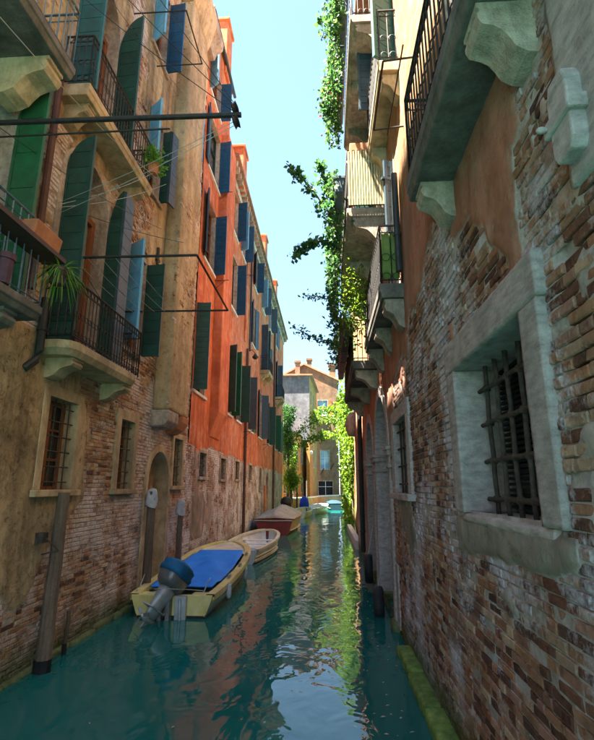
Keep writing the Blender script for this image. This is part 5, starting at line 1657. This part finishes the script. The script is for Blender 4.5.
# climbing branches that reach out over the canal
br = [(.35, 9.2, 7.6), (.15, 9.1, 8.1), (-.15, 9.05, 8.55), (-.45, 9.0, 8.95), (-.78, 9.0, 9.3)]
br2 = [(.3, 9.3, 7.4), (.0, 9.2, 7.55), (-.3, 9.1, 7.45), (-.55, 9.1, 7.2)]
br3 = [(.3, 9.1, 8.3), (.05, 9.0, 8.8), (-.05, 9.0, 9.3)]
r = thing('climber', (.35, 9.2, 7.6), 'leafy climber branch reaching out over the canal against the sky', 'plant')
g = MB()
for pth in (br, br2, br3): MB().tube(pth, .026, 6, .008).build('branch', 'bark', r)
tw = []
for pth in (br, br2, br3):
    for k in range(7):
        c0 = Vector(pth[0]).lerp(Vector(pth[-1]), random.uniform(.15, 1)); c0 = Vector(min(([Vector(a).lerp(Vector(b), u / 6) for a, b in zip(pth[:-1], pth[1:]) for u in range(7)]), key=lambda q: (q - c0).length))
        e = c0 + Vector((random.uniform(-.25, .12), random.uniform(-.15, .15), random.uniform(-.25, .25)))
        tw.append([c0, (c0 + e) / 2 + Vector((0, 0, .03)), e])
g2 = MB()
for q in tw: g2.tube(q, .006, 4, .003)
g2.build('twigs', 'bark', r, kind='stuff')
pts = np.concatenate([along(br, 150, .05, rsn), along(br2, 170, .05, rsn), along(br3, 110, .05, rsn)] + [along([tuple(v) for v in q], 34, .045, rsn) for q in tw])
leaf_mesh('foliage', pts, .10, 'climber_leaf', r, seed=31, aspect=.75)
br = [(.5, 12.2, 6.0), (.1, 12.1, 6.2), (-.4, 12, 6.35), (-.85, 12, 6.6)]
br2 = [(.3, 12.0, 7.3), (-.2, 12.0, 7.45), (-.55, 12, 7.5)]
r = thing('climber', (.5, 12.2, 6.0), 'thin lower climber branch with sparse leaves beside the plum coloured boxes', 'plant')
MB().tube(br, .020, 6, .006).build('branch', 'bark', r); MB().tube(br2, .015, 6, .005).build('branch', 'bark', r)
leaf_mesh('foliage', np.concatenate([along(br, 190, .06, rsn), along(br2, 110, .055, rsn)]), .105, 'climber_leaf', r, seed=33)
p = thing('awning_cloth', (.9, 7.1, 5.7), 'yellow green cloth hung on the dark stone balcony railing', 'cloth')
g = MB(); V = []
for i in range(9):
    for k in range(7): V.append((.92 + .27 * i / 8, 7.06 + .02 * math.sin(i * 2.1 + k), 5.68 + .78 * k / 6))
g.add(V, [(i * 7 + k, (i + 1) * 7 + k, (i + 1) * 7 + k + 1, i * 7 + k + 1) for i in range(8) for k in range(6)])
o = g.build('cloth', 'cloth_green', p, smooth=True); m_ = o.modifiers.new('thick', 'SOLIDIFY'); m_.thickness = .008

# the big sunlit vine on the garden wall
r = thing('vine', (1.6, 44, 0), 'sunlit bright green vine cascading over the garden wall to the water', 'plant')
rs = np.random.default_rng(41)
cs = []
for _ in range(260):
    y = rs.uniform(30, 54); u = rs.random()
    z = .4 + 9.5 * u ** 1.1 if y > 36 else 3.5 + 5.5 * u
    x = 1.32 + (y - 21) * .0434 - .05 - rs.random() * .5 + (.0 if z < 6.3 else rs.normal(.2, .45))
    cs.append((x, y, z))
for _ in range(60): cs.append((rs.normal(2.6, .55), rs.uniform(38, 52), rs.uniform(7, 12.0)))
leaf_mesh('foliage', clumps(cs, 70, (.22, .45, .40), rs), .26, 'vine_leaf', r, seed=42, up_bias=.8)
arms = [[(2.2, 43, 7.2), (.6, 42.5, 8.4), (-.6, 42, 8.3), (-1.8, 42, 7.6), (-3.2, 42, 6.4)], [(2.3, 45, 8.8), (.6, 44, 9.6), (-.6, 43, 9.2), (-1.5, 43, 8.3)], [(2.1, 41, 6.2), (.5, 41, 6.9), (-.8, 41, 6.7), (-2.2, 41, 5.9)]]
g = MB()
for a in arms: g.tube(a, .07, 6, .02)
for k in range(6): xw = 1.2 + (15 + k * 3) * .0434; g.tube([(xw, 36 + k * 3, 0.2), (xw - .05, 36.3 + k * 3, 3), (xw, 36 + k * 3, 6.5)], .06, 6, .03)
g.build('stems', 'bark', r)
leaf_mesh('overhanging_foliage', np.concatenate([along(a, 620, np.array([.30, .30, .20]), rs) for a in arms]), .26, 'vine_leaf', r, seed=43, up_bias=.8)


# trees on the left bank past the orange house
def tree(name, base, h, trunk_h, crown, N, size, label, leaf='tree_leaf', seed=1):
    r = thing(name, base, label, 'tree')
    rs = np.random.default_rng(seed)
    x, y, z = base
    g = MB(); g.tube([(x, y, z), (x + .05, y, z + trunk_h * .6), (x, y + .05, z + h * .8)], .14, 8, .04)
    for k in range(6):
        a = rs.uniform(0, 6.28); zz = z + trunk_h * rs.uniform(.7, 1.2)
        g.tube([(x, y, zz), (x + crown[0] * .6 * math.cos(a), y + crown[1] * .6 * math.sin(a), zz + .7)], .05, 5, .015)
    g.build('trunk', 'bark', r)
    cs = []
    while len(cs) < N:
        p = rs.uniform(-1, 1, 3)
        if p @ p < 1 and p @ p > .25: cs.append((x + p[0] * crown[0], y + p[1] * crown[1], z + trunk_h + (h - trunk_h) / 2 + p[2] * (h - trunk_h) / 2))
    leaf_mesh('crown', clumps(cs, 60, (crown[0] * .16 + .08, crown[1] * .16 + .08, (h - trunk_h) * .07 + .05), rs), size, leaf, r, seed=seed)
    return r


tree('cypress', (-3.85, 48.2, .9), 9.6, 3.8, (.46, .5), 46, .20, 'dense dark green columnar tree against the orange house end', seed=51)
tree('shrub_tree', (-3.45, 50.0, .9), 6.0, 3.8, (.42, .5), 16, .22, 'lighter leafy tree beside the dark columnar tree', 'vine_leaf', seed=52)
tree('bush', (-3.45, 47.6, 1.0), 3.3, 1.0, (.65, .6), 40, .20, 'bright green bush overhanging the quay wall', 'vine_leaf', seed=53)
tree('roof_bush', (-3.9, 51.5, 8.9), 2.2, .4, (.8, .7), 22, .24, 'dark green roof garden bush in front of the grey end wall', 'dark_leaf', seed=54)

# flecks of leaf and straw adrift along the right-hand wall
rs = np.random.default_rng(88)
V = []; F = []; T = []
for k in range(110):
    u = rs.random(); y = 5.5 + 22 * u ** 1.5; x = min(.96, 1.0 - abs(rs.normal(0, .45))) if rs.random() < .75 else rs.uniform(-3.2, .6)
    a = rs.uniform(0, 6.28); L = rs.uniform(.012, .035); w = L * rs.uniform(.25, .7); b = len(V)
    d = np.array([math.cos(a), math.sin(a)]); q = np.array([-d[1], d[0]]); c = np.array([x, y])
    for (i, e) in ((-1, 0), (0, -1), (1, 0), (0, 1)): p_ = c + d * L * i + q * w * e; V.append((p_[0], p_[1], .006 + .004 * abs(e)))
    F.append((b, b + 1, b + 2, b + 3)); T += [rs.random()] * 4
o = MB().add(V, F).build('floating_debris', 'debris', kind='stuff', label='small pale flecks of leaf and straw adrift on the water')
o['category'] = 'debris'
